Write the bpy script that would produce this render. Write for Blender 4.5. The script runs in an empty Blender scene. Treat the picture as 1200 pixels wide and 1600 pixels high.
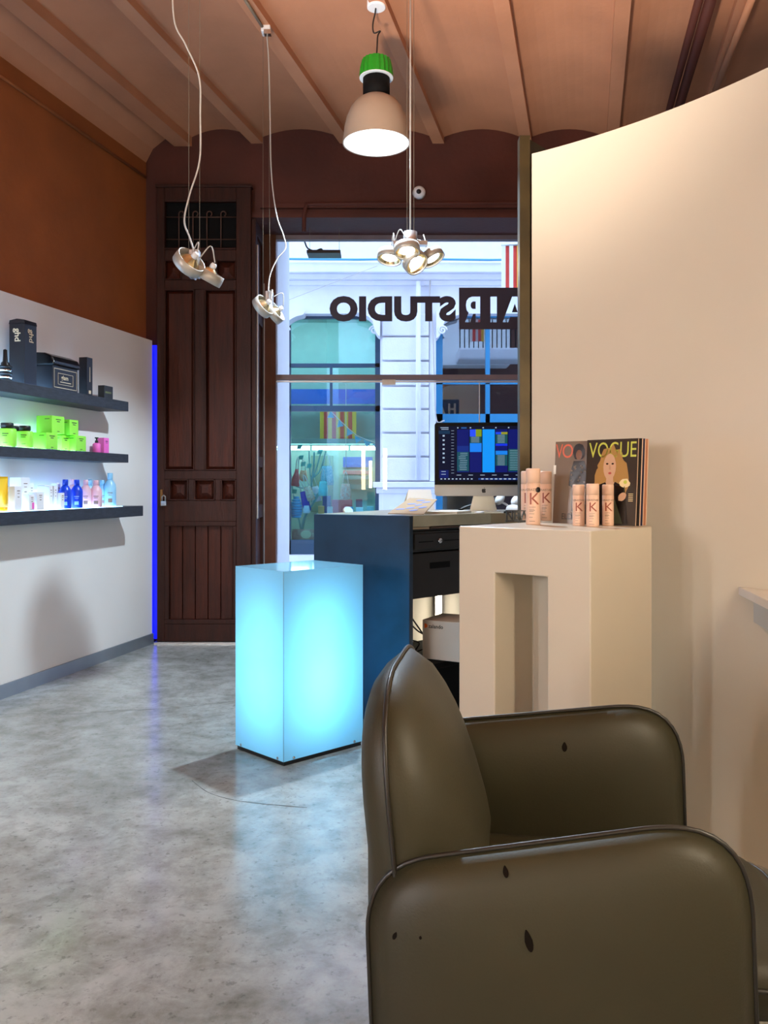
import bpy, bmesh, math, random
from mathutils import Matrix, Vector
random.seed(7)
PI = math.pi
scene = bpy.context.scene
C = scene.collection

# ------------------------------------------------------------------ camera, world, exposure
F, H, HV = 1290.0, 1.15, 757.0            # focal length in pixels, eye height, horizon row (1200x1600 frame)
cam_d = bpy.data.cameras.new('camera')
cam = bpy.data.objects.new('camera', cam_d); C.objects.link(cam)
cam_d.sensor_fit = 'HORIZONTAL'; cam_d.sensor_width = 36.0; cam_d.lens = 36.0 * F / 1200.0
cam_d.shift_y = -(800.0 - HV) / 1200.0
cam_d.clip_start = 0.02
cam.location = (0, 0, H); cam.rotation_euler = (PI / 2, 0, 0)
scene.camera = cam
world = bpy.data.worlds.new('sky'); scene.world = world; world.use_nodes = True
bg = world.node_tree.nodes['Background']
bg.inputs[0].default_value = (0.52, 0.68, 1.0, 1); bg.inputs[1].default_value = 5.0
scene.view_settings.view_transform = 'Standard'; scene.view_settings.look = 'None'
scene.view_settings.gamma = 1.0; scene.view_settings.use_curve_mapping = False
scene.view_settings.exposure = 0.0
try:
    scene.cycles.use_denoising = True
    scene.cycles.sample_clamp_indirect = 6.0
    scene.cycles.caustics_reflective = False
    scene.cycles.caustics_refractive = False
except Exception:
    pass

def lamp(name, kind, loc, energy, color, parent=None, size=0.05, aim=None, spot=None, blend=0.5, size_y=None):
    d = bpy.data.lights.new(name, kind); d.energy = energy; d.color = color
    if kind == 'AREA':
        d.size = size
        if size_y: d.shape = 'RECTANGLE'; d.size_y = size_y
    else: d.shadow_soft_size = size
    if kind == 'SPOT': d.spot_size = spot; d.spot_blend = blend
    o = bpy.data.objects.new(name, d); C.objects.link(o)
    M = Matrix.Translation(loc)
    if aim is not None:
        M = M @ (Vector(aim) - Vector(loc)).to_track_quat('-Z', 'Y').to_matrix().to_4x4()
    if parent is not None:
        o.parent = parent; o.matrix_parent_inverse = wmat(parent).inverted()
    o.matrix_basis = M
    return o

# ------------------------------------------------------------------ helpers
def at(u, v, Y):                      # the point of the place that stands Y metres in front of the eye
    return Vector(((u - 600) / F * Y, Y, H - (v - HV) / F * Y))
def lin(c):
    c = c / 255.0
    return c / 12.92 if c <= 0.04045 else ((c + 0.055) / 1.055) ** 2.4
def rgb(r, g, b): return (lin(r), lin(g), lin(b), 1.0)

def wmat(o):
    m = o.matrix_basis.copy()
    if o.parent is not None:
        m = wmat(o.parent) @ o.matrix_parent_inverse @ m
    return m

MATS = {}
def mat(name, col, rough=0.5, metal=0.0, spec=0.5, var=0.0, vscale=8.0, bump=0.0, bscale=60.0, coat=0.0,
        emit=None, estr=0.0, stretch=None, col2=None):
    if name in MATS: return MATS[name]
    m = bpy.data.materials.new(name); m.use_nodes = True
    nt = m.node_tree; b = nt.nodes['Principled BSDF']
    b.inputs['Base Color'].default_value = col
    b.inputs['Roughness'].default_value = rough; b.inputs['Metallic'].default_value = metal
    b.inputs['Specular IOR Level'].default_value = spec; b.inputs['Coat Weight'].default_value = coat
    tc = nt.nodes.new('ShaderNodeTexCoord'); mp = nt.nodes.new('ShaderNodeMapping')
    nt.links.new(tc.outputs['Object'], mp.inputs['Vector'])
    if stretch: mp.inputs['Scale'].default_value = stretch
    n = nt.nodes.new('ShaderNodeTexNoise'); n.inputs['Scale'].default_value = vscale; n.inputs['Detail'].default_value = 6
    nt.links.new(mp.outputs[0], n.inputs['Vector'])
    r = nt.nodes.new('ShaderNodeValToRGB')
    v = max(var, 0.02)
    c2 = col2 if col2 else tuple(min(1, x * (1 + v)) for x in col[:3]) + (1,)
    c1 = tuple(x * (1 - v) for x in col[:3]) + (1,) if not col2 else col
    r.color_ramp.elements[0].position = 0.3; r.color_ramp.elements[1].position = 0.7
    r.color_ramp.elements[0].color = c1; r.color_ramp.elements[1].color = c2
    nt.links.new(n.outputs['Fac'], r.inputs['Fac']); nt.links.new(r.outputs['Color'], b.inputs['Base Color'])
    if bump > 0:
        n2 = nt.nodes.new('ShaderNodeTexNoise'); n2.inputs['Scale'].default_value = bscale; n2.inputs['Detail'].default_value = 4
        nt.links.new(mp.outputs[0], n2.inputs['Vector'])
        bp = nt.nodes.new('ShaderNodeBump'); bp.inputs['Strength'].default_value = bump; bp.inputs['Distance'].default_value = 0.01
        nt.links.new(n2.outputs['Fac'], bp.inputs['Height']); nt.links.new(bp.outputs['Normal'], b.inputs['Normal'])
    if emit:
        b.inputs['Emission Color'].default_value = emit; b.inputs['Emission Strength'].default_value = estr
    MATS[name] = m
    return m

class MB:
    """collects shapes into one mesh; every shape may carry a material slot"""
    def __init__(self): self.v = []; self.f = []; self.m = []; self.s = []
    def add(self, vs, fs, mi=0, smooth=False):
        o = len(self.v); self.v += [tuple(p) for p in vs]
        for f in fs: self.f.append([i + o for i in f]); self.m.append(mi); self.s.append(smooth)
        return self
    def box(self, x0, x1, y0, y1, z0, z1, M=None, mi=0):
        vs = [Vector((x, y, z)) for z in (z0, z1) for y in (y0, y1) for x in (x0, x1)]
        if M is not None: vs = [M @ p for p in vs]
        return self.add(vs, [(0, 2, 3, 1), (4, 5, 7, 6), (0, 1, 5, 4), (2, 6, 7, 3), (0, 4, 6, 2), (1, 3, 7, 5)], mi)
    def prism(self, pts, z0, z1, M=None, mi=0):          # polygon (counter-clockwise) pulled along z
        n = len(pts)
        vs = [Vector((p[0], p[1], z0)) for p in pts] + [Vector((p[0], p[1], z1)) for p in pts]
        if M is not None: vs = [M @ p for p in vs]
        fs = [tuple(range(n - 1, -1, -1)), tuple(range(n, 2 * n))] + [(i, (i + 1) % n, n + (i + 1) % n, n + i) for i in range(n)]
        return self.add(vs, fs, mi)
    def lathe(self, prof, seg=28, M=None, mi=0, cap=True, smooth=True):   # (radius, z) profile about z
        vs = []; fs = []
        for r, z in prof:
            for k in range(seg):
                a = 2 * PI * k / seg; vs.append(Vector((r * math.cos(a), r * math.sin(a), z)))
        for i in range(len(prof) - 1):
            for k in range(seg):
                fs.append((i * seg + k, i * seg + (k + 1) % seg, (i + 1) * seg + (k + 1) % seg, (i + 1) * seg + k))
        if M is not None: vs = [M @ p for p in vs]
        self.add(vs, fs, mi, smooth)
        if cap:
            o = len(self.v) - len(vs)
            if prof[0][0] > 1e-5: self.f.append([o + k for k in range(seg - 1, -1, -1)]); self.m.append(mi); self.s.append(False)
            e = o + (len(prof) - 1) * seg
            if prof[-1][0] > 1e-5: self.f.append([e + k for k in range(seg)]); self.m.append(mi); self.s.append(False)
        return self
    def tube(self, path, r, seg=8, mi=0, closed=False, cap=True):
        P = [Vector(p) for p in path]; n = len(P); vs = []; up = None
        for i, p in enumerate(P):
            if closed: t = P[(i + 1) % n] - P[i - 1]
            else: t = P[min(i + 1, n - 1)] - P[max(i - 1, 0)]
            t.normalize()
            if up is None:
                a = Vector((0, 0, 1)) if abs(t.z) < 0.9 else Vector((1, 0, 0))
                up = (a - t * a.dot(t)).normalized()
            else:
                up = up - t * up.dot(t)
                if up.length < 1e-6: up = t.orthogonal()
                up.normalize()
            w = t.cross(up)
            rr = r[i] if isinstance(r, (list, tuple)) else r
            for k in range(seg):
                an = 2 * PI * k / seg; vs.append(p + (up * math.cos(an) + w * math.sin(an)) * rr)
        fs = []
        for i in range(n if closed else n - 1):
            j = (i + 1) % n
            for k in range(seg):
                fs.append((i * seg + k, i * seg + (k + 1) % seg, j * seg + (k + 1) % seg, j * seg + k))
        if cap and not closed:
            fs.append(tuple(range(seg - 1, -1, -1))); fs.append(tuple((n - 1) * seg + k for k in range(seg)))
        return self.add(vs, fs, mi, True)
    def quad(self, a, b, c, d, mi=0): return self.add([a, b, c, d], [(0, 1, 2, 3)], mi)
    def mesh(self, name, mats, recalc=True):
        me = bpy.data.meshes.new(name); me.from_pydata(self.v, [], self.f)
        for mm in (mats if isinstance(mats, (list, tuple)) else [mats]): me.materials.append(mm)
        me.polygons.foreach_set('material_index', self.m); me.polygons.foreach_set('use_smooth', self.s)
        me.update()
        if recalc:
            bm = bmesh.new(); bm.from_mesh(me); bmesh.ops.recalc_face_normals(bm, faces=bm.faces[:]); bm.to_mesh(me); bm.free()
        return me
    def build(self, name, mats, parent=None, local=False, bevel=0.0, recalc=True):
        return link(name, self.mesh(name, mats, recalc), parent, local, bevel)

def link(name, me, parent=None, local=False, bevel=0.0):
    o = bpy.data.objects.new(name, me); C.objects.link(o)
    if parent is not None:
        o.parent = parent
        if not local: o.matrix_parent_inverse = wmat(parent).inverted()
    if bevel > 0:
        b = o.modifiers.new('bevel', 'BEVEL'); b.width = bevel; b.segments = 2; b.limit_method = 'ANGLE'
    return o
def tag(o, label, cat, group=None, kind=None):
    o['label'] = label; o['category'] = cat
    if group: o['group'] = group
    if kind: o['kind'] = kind
    return o
def struct(o, label=None):
    o['kind'] = 'structure'
    if label: o['label'] = label
    return o
def thing(name, label, cat, loc=(0, 0, 0), rz=0.0, group=None):
    o = bpy.data.objects.new(name, None); C.objects.link(o); o.empty_display_size = 0.05
    o.matrix_basis = Matrix.Translation(loc) @ Matrix.Rotation(rz, 4, 'Z')
    return tag(o, label, cat, group)
def curve_pts(ctrl, n=10):            # Catmull-Rom through control points
    P = [Vector(p) for p in ctrl]; P = [2 * P[0] - P[1]] + P + [2 * P[-1] - P[-2]]; out = []
    for i in range(1, len(P) - 2):
        for k in range(n):
            t = k / n; a, b, c, d = P[i - 1], P[i], P[i + 1], P[i + 2]
            out.append(0.5 * ((2 * b) + (c - a) * t + (2 * a - 5 * b + 4 * c - d) * t * t + (3 * b - a - 3 * c + d) * t ** 3))
    out.append(P[-2]); return out
def basis(o, x, y, z=None):           # matrix with the given axes
    x = Vector(x).normalized(); y = Vector(y).normalized(); z = x.cross(y) if z is None else Vector(z)
    M = Matrix((( x.x, y.x, z.x, o[0]), (x.y, y.y, z.y, o[1]), (x.z, y.z, z.z, o[2]), (0, 0, 0, 1)))
    return M

def text_mesh(body, size, offset=0.0, depth=0.0, align='LEFT', space=1.0, squash=1.0):
    """lettering as a mesh in its own xy plane"""
    cu = bpy.data.curves.new('lettering', 'FONT'); cu.body = body; cu.size = size; cu.align_x = align
    cu.space_character = space; cu.offset = offset; cu.extrude = depth; cu.resolution_u = 4
    ob = bpy.data.objects.new('lettering', cu); C.objects.link(ob)
    bpy.context.view_layer.update(); dg = bpy.context.evaluated_depsgraph_get(); ev = ob.evaluated_get(dg)
    me = bpy.data.meshes.new_from_object(ev)
    if squash != 1.0: me.transform(Matrix.Diagonal((squash, 1, 1, 1)))
    bpy.data.objects.remove(ob); me.materials.clear()
    return me
def mesh_w(me):
    xs = [v.co.x for v in me.vertices]; ys = [v.co.y for v in me.vertices]
    return min(xs), max(xs), min(ys), max(ys)
def letter(body, M, size, material, parent=None, local=True, name='lettering', flip=False, fit=None, **kw):
    """letters laid on a surface: M's x runs along the line of text, y up, z out of the surface"""
    me = text_mesh(body, size, **kw)
    if fit:
        x0, x1, y0, y1 = mesh_w(me); me.transform(Matrix.Translation((-x0, -y0, 0)))
        me.transform(Matrix.Diagonal((fit[0] / (x1 - x0), fit[1] / (y1 - y0), 1, 1)))
    if flip: me.transform(Matrix.Diagonal((-1, 1, 1, 1))); me.flip_normals()
    me.transform(M); me.materials.append(material); me.name = name
    return link(name, me, parent, local)

# ------------------------------------------------------------------ materials
M_wallbrown = mat('orange_brown_paint', rgb(150, 84, 38), 0.75, var=0.12, vscale=3, bump=0.15, bscale=35)
M_ceil = mat('terracotta_ceiling_paint', rgb(190, 132, 98), 0.7, var=0.10, vscale=2.5, bump=0.15, bscale=30)
M_fac = mat('dark_red_brown_plaster', rgb(74, 28, 14), 0.7, var=0.18, vscale=3, bump=0.2, bscale=30)
M_white = mat('white_wall_paint', rgb(238, 234, 228), 0.55, var=0.015, vscale=2)
M_cream = mat('cream_white_lacquer', rgb(207, 196, 177), 0.35, var=0.015, vscale=3)
M_greywall = mat('grey_white_paint', rgb(205, 200, 192), 0.7, var=0.03)
M_skirt = mat('grey_metal_skirting', rgb(150, 158, 165), 0.35, metal=0.6, var=0.05)
M_steel = mat('brushed_steel', rgb(190, 190, 188), 0.32, metal=0.9, var=0.06, vscale=20)
M_alu = mat('satin_aluminium', rgb(205, 205, 205), 0.3, metal=0.85)
M_chrome = mat('chrome', rgb(225, 225, 225), 0.08, metal=1.0)
M_black = mat('black_plastic', rgb(18, 18, 19), 0.4)
M_blackmat = mat('matte_black', rgb(8, 8, 9), 0.75, spec=.15)
M_shelf = mat('charcoal_wood_laminate', rgb(42, 46, 54), 0.55, var=0.35, vscale=6, stretch=(14, 1, 14), bump=0.1, bscale=20)
M_wood = mat('dark_walnut', rgb(50, 18, 7), 0.55, spec=.3, var=0.4, vscale=5, stretch=(9, 9, 0.9), bump=0.25, bscale=18)
M_wood2 = mat('dark_walnut_panel', rgb(62, 22, 8), 0.55, spec=.3, var=0.4, vscale=4, stretch=(10, 10, 0.8), bump=0.25, bscale=16)
M_iron = mat('wrought_iron', rgb(88, 62, 52), 0.5, metal=0.3, var=0.2)
M_olive = mat('dark_olive_steel', rgb(66, 54, 30), 0.45, metal=0.55, var=0.3, vscale=7)
M_desk = mat('blued_dark_steel', rgb(24, 58, 84), 0.33, metal=0.3, var=0.45, vscale=3, bump=0.05)
M_deskedge = mat('beige_brushed_metal', rgb(170, 158, 130), 0.35, metal=0.6, var=0.15, vscale=6)
M_paper = mat('white_paper', rgb(240, 238, 232), 0.8)
M_leather = mat('olive_brown_leatherette', rgb(50, 47, 30), 0.52, spec=.4, var=0.08, vscale=4, bump=0.06, bscale=260)
M_piping = mat('dark_leather_piping', rgb(30, 27, 22), 0.4, bump=0.05, bscale=200)
M_wire = mat('grey_wire', rgb(120, 108, 92), 0.5)
M_whitecord = mat('white_flex', rgb(185, 180, 174), 0.5)
M_spotgrey = mat('silver_grey_enamel', rgb(176, 170, 160), 0.4, metal=0.3)
M_reflector = mat('lamp_reflector', rgb(215, 195, 150), 0.2, metal=0.9)
M_lens = mat('lit_lamp_lens', rgb(255, 255, 255), 0.4, emit=(1, 0.97, 0.92, 1), estr=6.0)
M_shade = mat('taupe_lamp_shade', rgb(160, 142, 125), 0.5)
M_greencap = mat('green_lamp_cap', rgb(20, 130, 25), 0.4, var=0.1)
M_green = mat('lime_green_packaging', rgb(150, 235, 70), 0.45, var=0.05)
M_pink = mat('pink_packaging', rgb(245, 110, 200), 0.45)
M_ink = mat('dark_print', rgb(30, 32, 30), 0.6)
M_whitebox = mat('white_carton', rgb(238, 238, 240), 0.5)
M_amber = mat('amber_plastic', rgb(240, 178, 20), 0.35)
M_bluebottle = mat('deep_blue_plastic', rgb(20, 70, 215), 0.3)
M_pinkbottle = mat('pale_pink_plastic', rgb(240, 195, 205), 0.35)
M_palebottle = mat('pale_blue_plastic', rgb(150, 205, 235), 0.3)
M_navybox = mat('near_black_carton', rgb(20, 22, 30), 0.35)
M_gold = mat('pale_gold_print', rgb(222, 205, 170), 0.5)
M_canpink = mat('pale_peach_can', rgb(236, 198, 172), 0.38)
M_copper = mat('copper_print', rgb(150, 70, 48), 0.45)
M_greyprint = mat('taupe_print', rgb(130, 105, 90), 0.6)
M_marble = mat('white_marble', rgb(225, 220, 212), 0.3, var=0.06, vscale=5)

def floor_material():
    m = bpy.data.materials.new('polished_concrete'); m.use_nodes = True; nt = m.node_tree; b = nt.nodes['Principled BSDF']
    tc = nt.nodes.new('ShaderNodeTexCoord')
    def noise(scale, detail, rough=0.6, dist=0.0):
        n = nt.nodes.new('ShaderNodeTexNoise'); n.inputs['Scale'].default_value = scale; n.inputs['Detail'].default_value = detail
        n.inputs['Roughness'].default_value = rough; n.inputs['Distortion'].default_value = dist
        nt.links.new(tc.outputs['Object'], n.inputs['Vector']); return n
    def ramp(src, p0, c0, p1, c1):
        r = nt.nodes.new('ShaderNodeValToRGB'); e = r.color_ramp.elements
        e[0].position = p0; e[0].color = c0; e[1].position = p1; e[1].color = c1
        nt.links.new(src.outputs['Fac'], r.inputs['Fac']); return r
    def mult(a, c, f):
        x = nt.nodes.new('ShaderNodeMix'); x.data_type = 'RGBA'; x.blend_type = 'MULTIPLY'; x.inputs[0].default_value = f
        nt.links.new(a.outputs[0] if not a.name.startswith('Mix') else a.outputs[2], x.inputs[6]); nt.links.new(c.outputs[0], x.inputs[7]); return x
    big = ramp(noise(1.3, 8, 0.65, 0.4), 0.3, rgb(140, 142, 136), 0.68, rgb(200, 203, 198))
    mid = ramp(noise(8, 10, 0.72, 0.25), 0.36, (0.55, 0.54, 0.50, 1), 0.58, (1, 1, 1, 1))
    fine = ramp(noise(38, 4, 0.65), 0.34, (0.38, 0.38, 0.36, 1), 0.42, (1, 1, 1, 1))
    x = mult(big, mid, 0.8); y = mult(x, fine, 0.5)
    nt.links.new(y.outputs[2], b.inputs['Base Color'])
    rr = ramp(noise(5, 8, 0.7), 0.3, (0.10, 0.10, 0.10, 1), 0.7, (0.27, 0.27, 0.27, 1))
    nt.links.new(rr.outputs[0], b.inputs['Roughness'])
    b.inputs['Specular IOR Level'].default_value = 0.75
    bp = nt.nodes.new('ShaderNodeBump'); bp.inputs['Strength'].default_value = 0.04; bp.inputs['Distance'].default_value = 0.01
    nt.links.new(noise(20, 5).outputs['Fac'], bp.inputs['Height']); nt.links.new(bp.outputs[0], b.inputs['Normal'])
    return m
M_floor = floor_material()

def glass_material(name, tint, refl, rough=0.0, fresnel=True):
    m = bpy.data.materials.new(name); m.use_nodes = True; nt = m.node_tree; nt.nodes.remove(nt.nodes['Principled BSDF'])
    out = nt.nodes['Material Output']; t = nt.nodes.new('ShaderNodeBsdfTransparent'); g = nt.nodes.new('ShaderNodeBsdfGlossy')
    t.inputs[0].default_value = tint; g.inputs['Roughness'].default_value = rough; g.inputs['Color'].default_value = (1, 1, 1, 1)
    mx = nt.nodes.new('ShaderNodeMixShader')
    lw = nt.nodes.new('ShaderNodeLayerWeight'); lw.inputs[0].default_value = 0.3
    ma = nt.nodes.new('ShaderNodeMath'); ma.operation = 'MULTIPLY_ADD'; ma.inputs[1].default_value = 0.5; ma.inputs[2].default_value = refl
    nt.links.new(lw.outputs['Fresnel'], ma.inputs[0]); nt.links.new(ma.outputs[0], mx.inputs[0])
    nt.links.new(t.outputs[0], mx.inputs[1]); nt.links.new(g.outputs[0], mx.inputs[2]); nt.links.new(mx.outputs[0], out.inputs[0])
    return m
M_glass = glass_material('clear_glass', (0.96, 0.98, 1, 1), 0.0)
M_shopglass = glass_material('tinted_shop_glass', (0.72, 0.92, 0.95, 1), 0.07)
M_shopglass2 = glass_material('reflecting_shop_glass', (0.62, 0.78, 0.82, 1), 0.22)

def acrylic_material():
    m = bpy.data.materials.new('frosted_white_acrylic'); m.use_nodes = True; nt = m.node_tree; nt.nodes.remove(nt.nodes['Principled BSDF'])
    out = nt.nodes['Material Output']
    tr = nt.nodes.new('ShaderNodeBsdfTranslucent'); tr.inputs[0].default_value = (0.55, 0.88, 1.0, 1)
    df = nt.nodes.new('ShaderNodeBsdfDiffuse'); df.inputs[0].default_value = (0.50, 0.78, 0.92, 1)
    gl = nt.nodes.new('ShaderNodeBsdfGlossy'); gl.inputs['Roughness'].default_value = 0.06
    m1 = nt.nodes.new('ShaderNodeMixShader'); m1.inputs[0].default_value = 0.30
    nt.links.new(tr.outputs[0], m1.inputs[1]); nt.links.new(df.outputs[0], m1.inputs[2])
    fr = nt.nodes.new('ShaderNodeFresnel'); fr.inputs[0].default_value = 1.45
    m2 = nt.nodes.new('ShaderNodeMixShader'); nt.links.new(fr.outputs[0], m2.inputs[0])
    nt.links.new(m1.outputs[0], m2.inputs[1]); nt.links.new(gl.outputs[0], m2.inputs[2]); nt.links.new(m2.outputs[0], out.inputs[0])
    return m
M_acrylic = acrylic_material()
def emitter(name, col, s): return mat(name, rgb(240, 240, 240), 0.5, emit=col, estr=s)
M_led = emitter('cool_led_inlay', (0.30, 0.60, 1.0, 1), 9.5)
M_ledblue = mat('blue_led_strip', (0, 0, .05, 1), .5, emit=(0.0, 0.004, 1.0, 1), estr=1.6)
M_tubewarm = emitter('warm_tube_lamp', (1.0, 0.86, 0.62, 1), 14.0)
M_tubeshop = emitter('shop_tube_lamp', (0.95, 1.0, 0.9, 1), 26.0)
M_bulb = emitter('cool_bulb', (0.85, 0.95, 1.0, 1), 14.0)

# ------------------------------------------------------------------ room shell
SH = 0.245                                   # the side walls and the ceiling beams run aslant of the shop front
def sk(x6, Y): return x6 - SH * (6.0 - Y)
YB = -3.2
def slab(name, pts, z0, z1, m, parent=None): return MB().prism(pts, z0, z1).build(name, m, parent)
floor = struct(slab('floor', [(sk(-1.9, YB), YB), (sk(3.2, YB), YB), (sk(3.2, 6.5), 6.5), (sk(-1.9, 6.5), 6.5)], -0.15, 0.0, M_floor))
def floor_pt(u, v): p = at(u, v, H * F / (v - HV)); return Vector((p.x, p.y, .0004))
for pix in (((-40, 1119), (40, 1115), (110, 1116), (180, 1111), (260, 1107), (365, 1096)), ((300, 1220), (325, 1238), (360, 1249), (400, 1255), (443, 1259), (480, 1262))):
    P_ = curve_pts([floor_pt(*q) for q in pix], 6); mb = MB(); n = len(P_)
    mb.add([p + Vector((0, s_ * random.uniform(.0012, .003), 0)) for s_ in (-1, 1) for p in P_], [(i, i + 1, n + i + 1, n + i) for i in range(n - 1)]); mb.build('crack', mat('crack_dark', rgb(60, 62, 60), .8), floor)
XL, XR = -1.745, 3.0
wl = struct(slab('wall_left', [(sk(XL - .15, YB), YB), (sk(XL, YB), YB), (sk(XL, 6.03), 6.03), (sk(XL - .15, 6.03), 6.03)], 0, 3.75, M_wallbrown))
struct(slab('wall_right', [(sk(XR, YB), YB), (sk(XR + .15, YB), YB), (sk(XR + .15, 6.03), 6.03), (sk(XR, 6.03), 6.03)], 0, 3.75, M_greywall))
struct(slab('wall_back', [(sk(XL, YB), YB - .15), (sk(XR, YB), YB - .15), (sk(XR, YB), YB), (sk(XL, YB), YB)], 0, 3.75, M_greywall))
# shop front wall with the opening for the glazing
FX0, FX1, LZ = -0.965, 1.75, 3.09
mb = MB(); mb.box(-1.95, FX0, 6.03, 6.5, 0, 4.6); mb.box(FX1, 3.3, 6.03, 6.5, 0, 4.6); mb.box(FX0, FX1, 6.03, 6.5, LZ, 4.6)
wf = struct(mb.build('wall_front', M_fac))
# mouldings on the lintel
mb = MB(); mb.box(-0.90, FX1 + .1, 5.995, 6.03, 3.16, 3.19); t1 = struct(mb.build('trim_1', M_fac))
mb = MB(); mb.box(FX0, FX1, 6.0, 6.03, LZ, LZ + .035); t2 = struct(mb.build('trim_2', M_fac))
# vaulted ceiling
ZC = 3.64
bx = [-1.44, -0.935, -0.288, 0.39, 1.03, 1.66, 2.29, 2.92]
prof = [(XL - .02, 3.46), (XL + .05, 3.60), (XL + .15, 3.68), (bx[0], ZC + .03)]
for a, b in zip(bx[:-1], bx[1:]):
    for k in range(1, 13):
        t = k / 12.0
        prof.append((a + (b - a) * t, ZC + .03 + 0.075 * (1 - (2 * t - 1) ** 2)))
prof += [(3.1, ZC + .03)]
mb = MB(); n = len(prof)
vs = [(sk(x, Y), Y, z) for Y in (YB - .1, 6.04) for x, z in prof] + [(sk(x, Y), Y, 3.95) for Y in (YB - .1, 6.04) for x, z in prof]
fs = [(i, i + 1, n + i + 1, n + i) for i in range(n - 1)] + [(2 * n + i, 3 * n + i, 3 * n + i + 1, 2 * n + i + 1) for i in range(n - 1)]
fs += [(i, 2 * n + i, 2 * n + i + 1, i + 1) for i in range(n - 1)] + [(n + i, n + i + 1, 3 * n + i + 1, 3 * n + i) for i in range(n - 1)]
mb.add(vs, fs, 0, False); ceil = struct(mb.build('ceiling', M_ceil))
for x in bx[1:]:
    mb = MB(); mb.prism([(sk(x - .042, YB), YB), (sk(x + .042, YB), YB), (sk(x + .042, 6.03), 6.03), (sk(x - .042, 6.03), 6.03)], ZC, ZC + .05)
    mb.build('ceiling_beam', M_ceil, ceil)
mb = MB(); x = bx[0]; mb.prism([(sk(x - .10, YB), YB), (sk(x + .03, YB), YB), (sk(x + .03, 6.03), 6.03), (sk(x - .10, 6.03), 6.03)], ZC - .02, ZC + .05)
mb.build('ceiling_beam', M_ceil, ceil)

# white display wall on the left with its skirting and blue light
PX = -1.669
def pan(d, Y): return PX + d - SH * (6.0 - Y)
YP0, YP1 = 2.6, 5.97
panel = struct(slab('wall_display_left', [(pan(-.05, YP0), YP0), (pan(0, YP0), YP0), (pan(0, YP1), YP1), (pan(-.05, YP1), YP1)], 0.0, 2.19, M_white))
struct(slab('baseboard_left', [(pan(0, YP0), YP0), (pan(.012, YP0), YP0), (pan(.012, YP1), YP1), (pan(0, YP1), YP1)], 0, .075, M_skirt))
o = MB().box(-1.715, -1.646, 5.99, 6.02, .03, 2.16).build('led_strip', M_ledblue)
tag(o, 'blue glowing light strip down the end of the white display wall', 'light strip')

# curved white partition on the right
def circ(p, q, r):
    ax, ay, bx_, by, cx, cy = *p, *q, *r
    d = 2 * (ax * (by - cy) + bx_ * (cy - ay) + cx * (ay - by))
    ux = ((ax**2 + ay**2) * (by - cy) + (bx_**2 + by**2) * (cy - ay) + (cx**2 + cy**2) * (ay - by)) / d
    uy = ((ax**2 + ay**2) * (cx - bx_) + (bx_**2 + by**2) * (ax - cx) + (cx**2 + cy**2) * (bx_ - ax)) / d
    return ux, uy, math.hypot(ax - ux, ay - uy)
KW = .86
W1_, W2_, W3_ = [(x * KW, y * KW) for x, y in ((.648, 3.62), (1.077, 3.23), (1.335, 2.87))]
ccx, ccy, CR = circ(W1_, W2_, W3_)
def arc(t): return ccx + CR * math.cos(t), ccy + CR * math.sin(t)
ta = math.atan2(W1_[1] - ccy, W1_[0] - ccx); tb = math.atan2(W3_[1] - ccy, W3_[0] - ccx)
dt = (tb - ta)
te = ta + dt * 3.6
ZW = H + 1.45 * KW
pts = [arc(ta + (te - ta) * i / 60) for i in range(61)]
pout = [(ccx + (p[0] - ccx) * (CR + .09) / CR, ccy + (p[1] - ccy) * (CR + .09) / CR) for p in pts]
mb = MB(); n = 61
vs = [(p[0], p[1], z) for z in (0, ZW) for p in pts] + [(p[0], p[1], z) for z in (0, ZW) for p in pout]
fs = []
for i in range(n - 1):
    fs += [(i, i + 1, n + i + 1, n + i), (2 * n + i, 3 * n + i, 3 * n + i + 1, 2 * n + i + 1), (n + i, n + i + 1, 3 * n + i + 1, 3 * n + i), (i, 2 * n + i, 2 * n + i + 1, i + 1)]
fs += [(0, n, 3 * n, 2 * n), (n - 1, 3 * n - 1, 4 * n - 1, 2 * n - 1)]
mb.add(vs, fs, 0, True)
cw = struct(mb.build('wall_curved_right', M_cream))
e = cw.modifiers.new('edge', 'EDGE_SPLIT'); e.split_angle = math.radians(40)
# dark steel post at its free end, with a return behind
pz = thing('steel_post', 'dark olive steel post at the free end of the curved white wall', 'post', (.62 * KW, 3.66 * KW, 0))
ZPo = H + 1.535 * KW
MB().box(.597 * KW, .642 * KW, 3.63 * KW, 3.69 * KW, 0, ZPo).build('post_shaft', M_olive, pz)
MB().prism([(x * KW, y * KW) for x, y in ((.642, 3.665), (.98, 4.05), (.95, 4.08), (.62, 3.69))], 0, ZPo).build('return_panel', M_olive, pz)

# ------------------------------------------------------------------ glazing of the shop front
YG = 6.45
def gx(u, Y=YG): return (u - 600) / F * Y
def gz(v, Y=YG): return H - (v - HV) / F * Y
M_frame = mat('grey_mauve_metal_frame', rgb(125, 108, 112), 0.5, metal=0.1, var=0.08)
M_jambwood = mat('red_brown_frame_paint', rgb(96, 50, 30), 0.5, var=0.2)
M_whitejamb = mat('white_jamb_paint', rgb(242, 244, 246), 0.5)
win = MB(); win.box(gx(425), gx(432), YG - .04, YG + .04, 0, gz(362))
wo = struct(win.build('window_1', M_jambwood), 'large shop window onto the street')
MB().box(gx(432), FX1, YG - .03, YG + .03, gz(376), gz(363)).build('head_rail', M_frame, wo)
MB().box(gx(432), FX1, YG - .025, YG + .025, gz(594), gz(586)).build('transom', M_frame, wo)
MB().box(gx(432), FX1, YG - .02, YG + .02, gz(597.5), gz(595.5)).build('glass_channel', M_alu, wo)
MB().box(gx(597), gx(618), YG - .035, YG + .035, gz(602), gz(594)).build('pivot_hinge', M_steel, wo)
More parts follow.
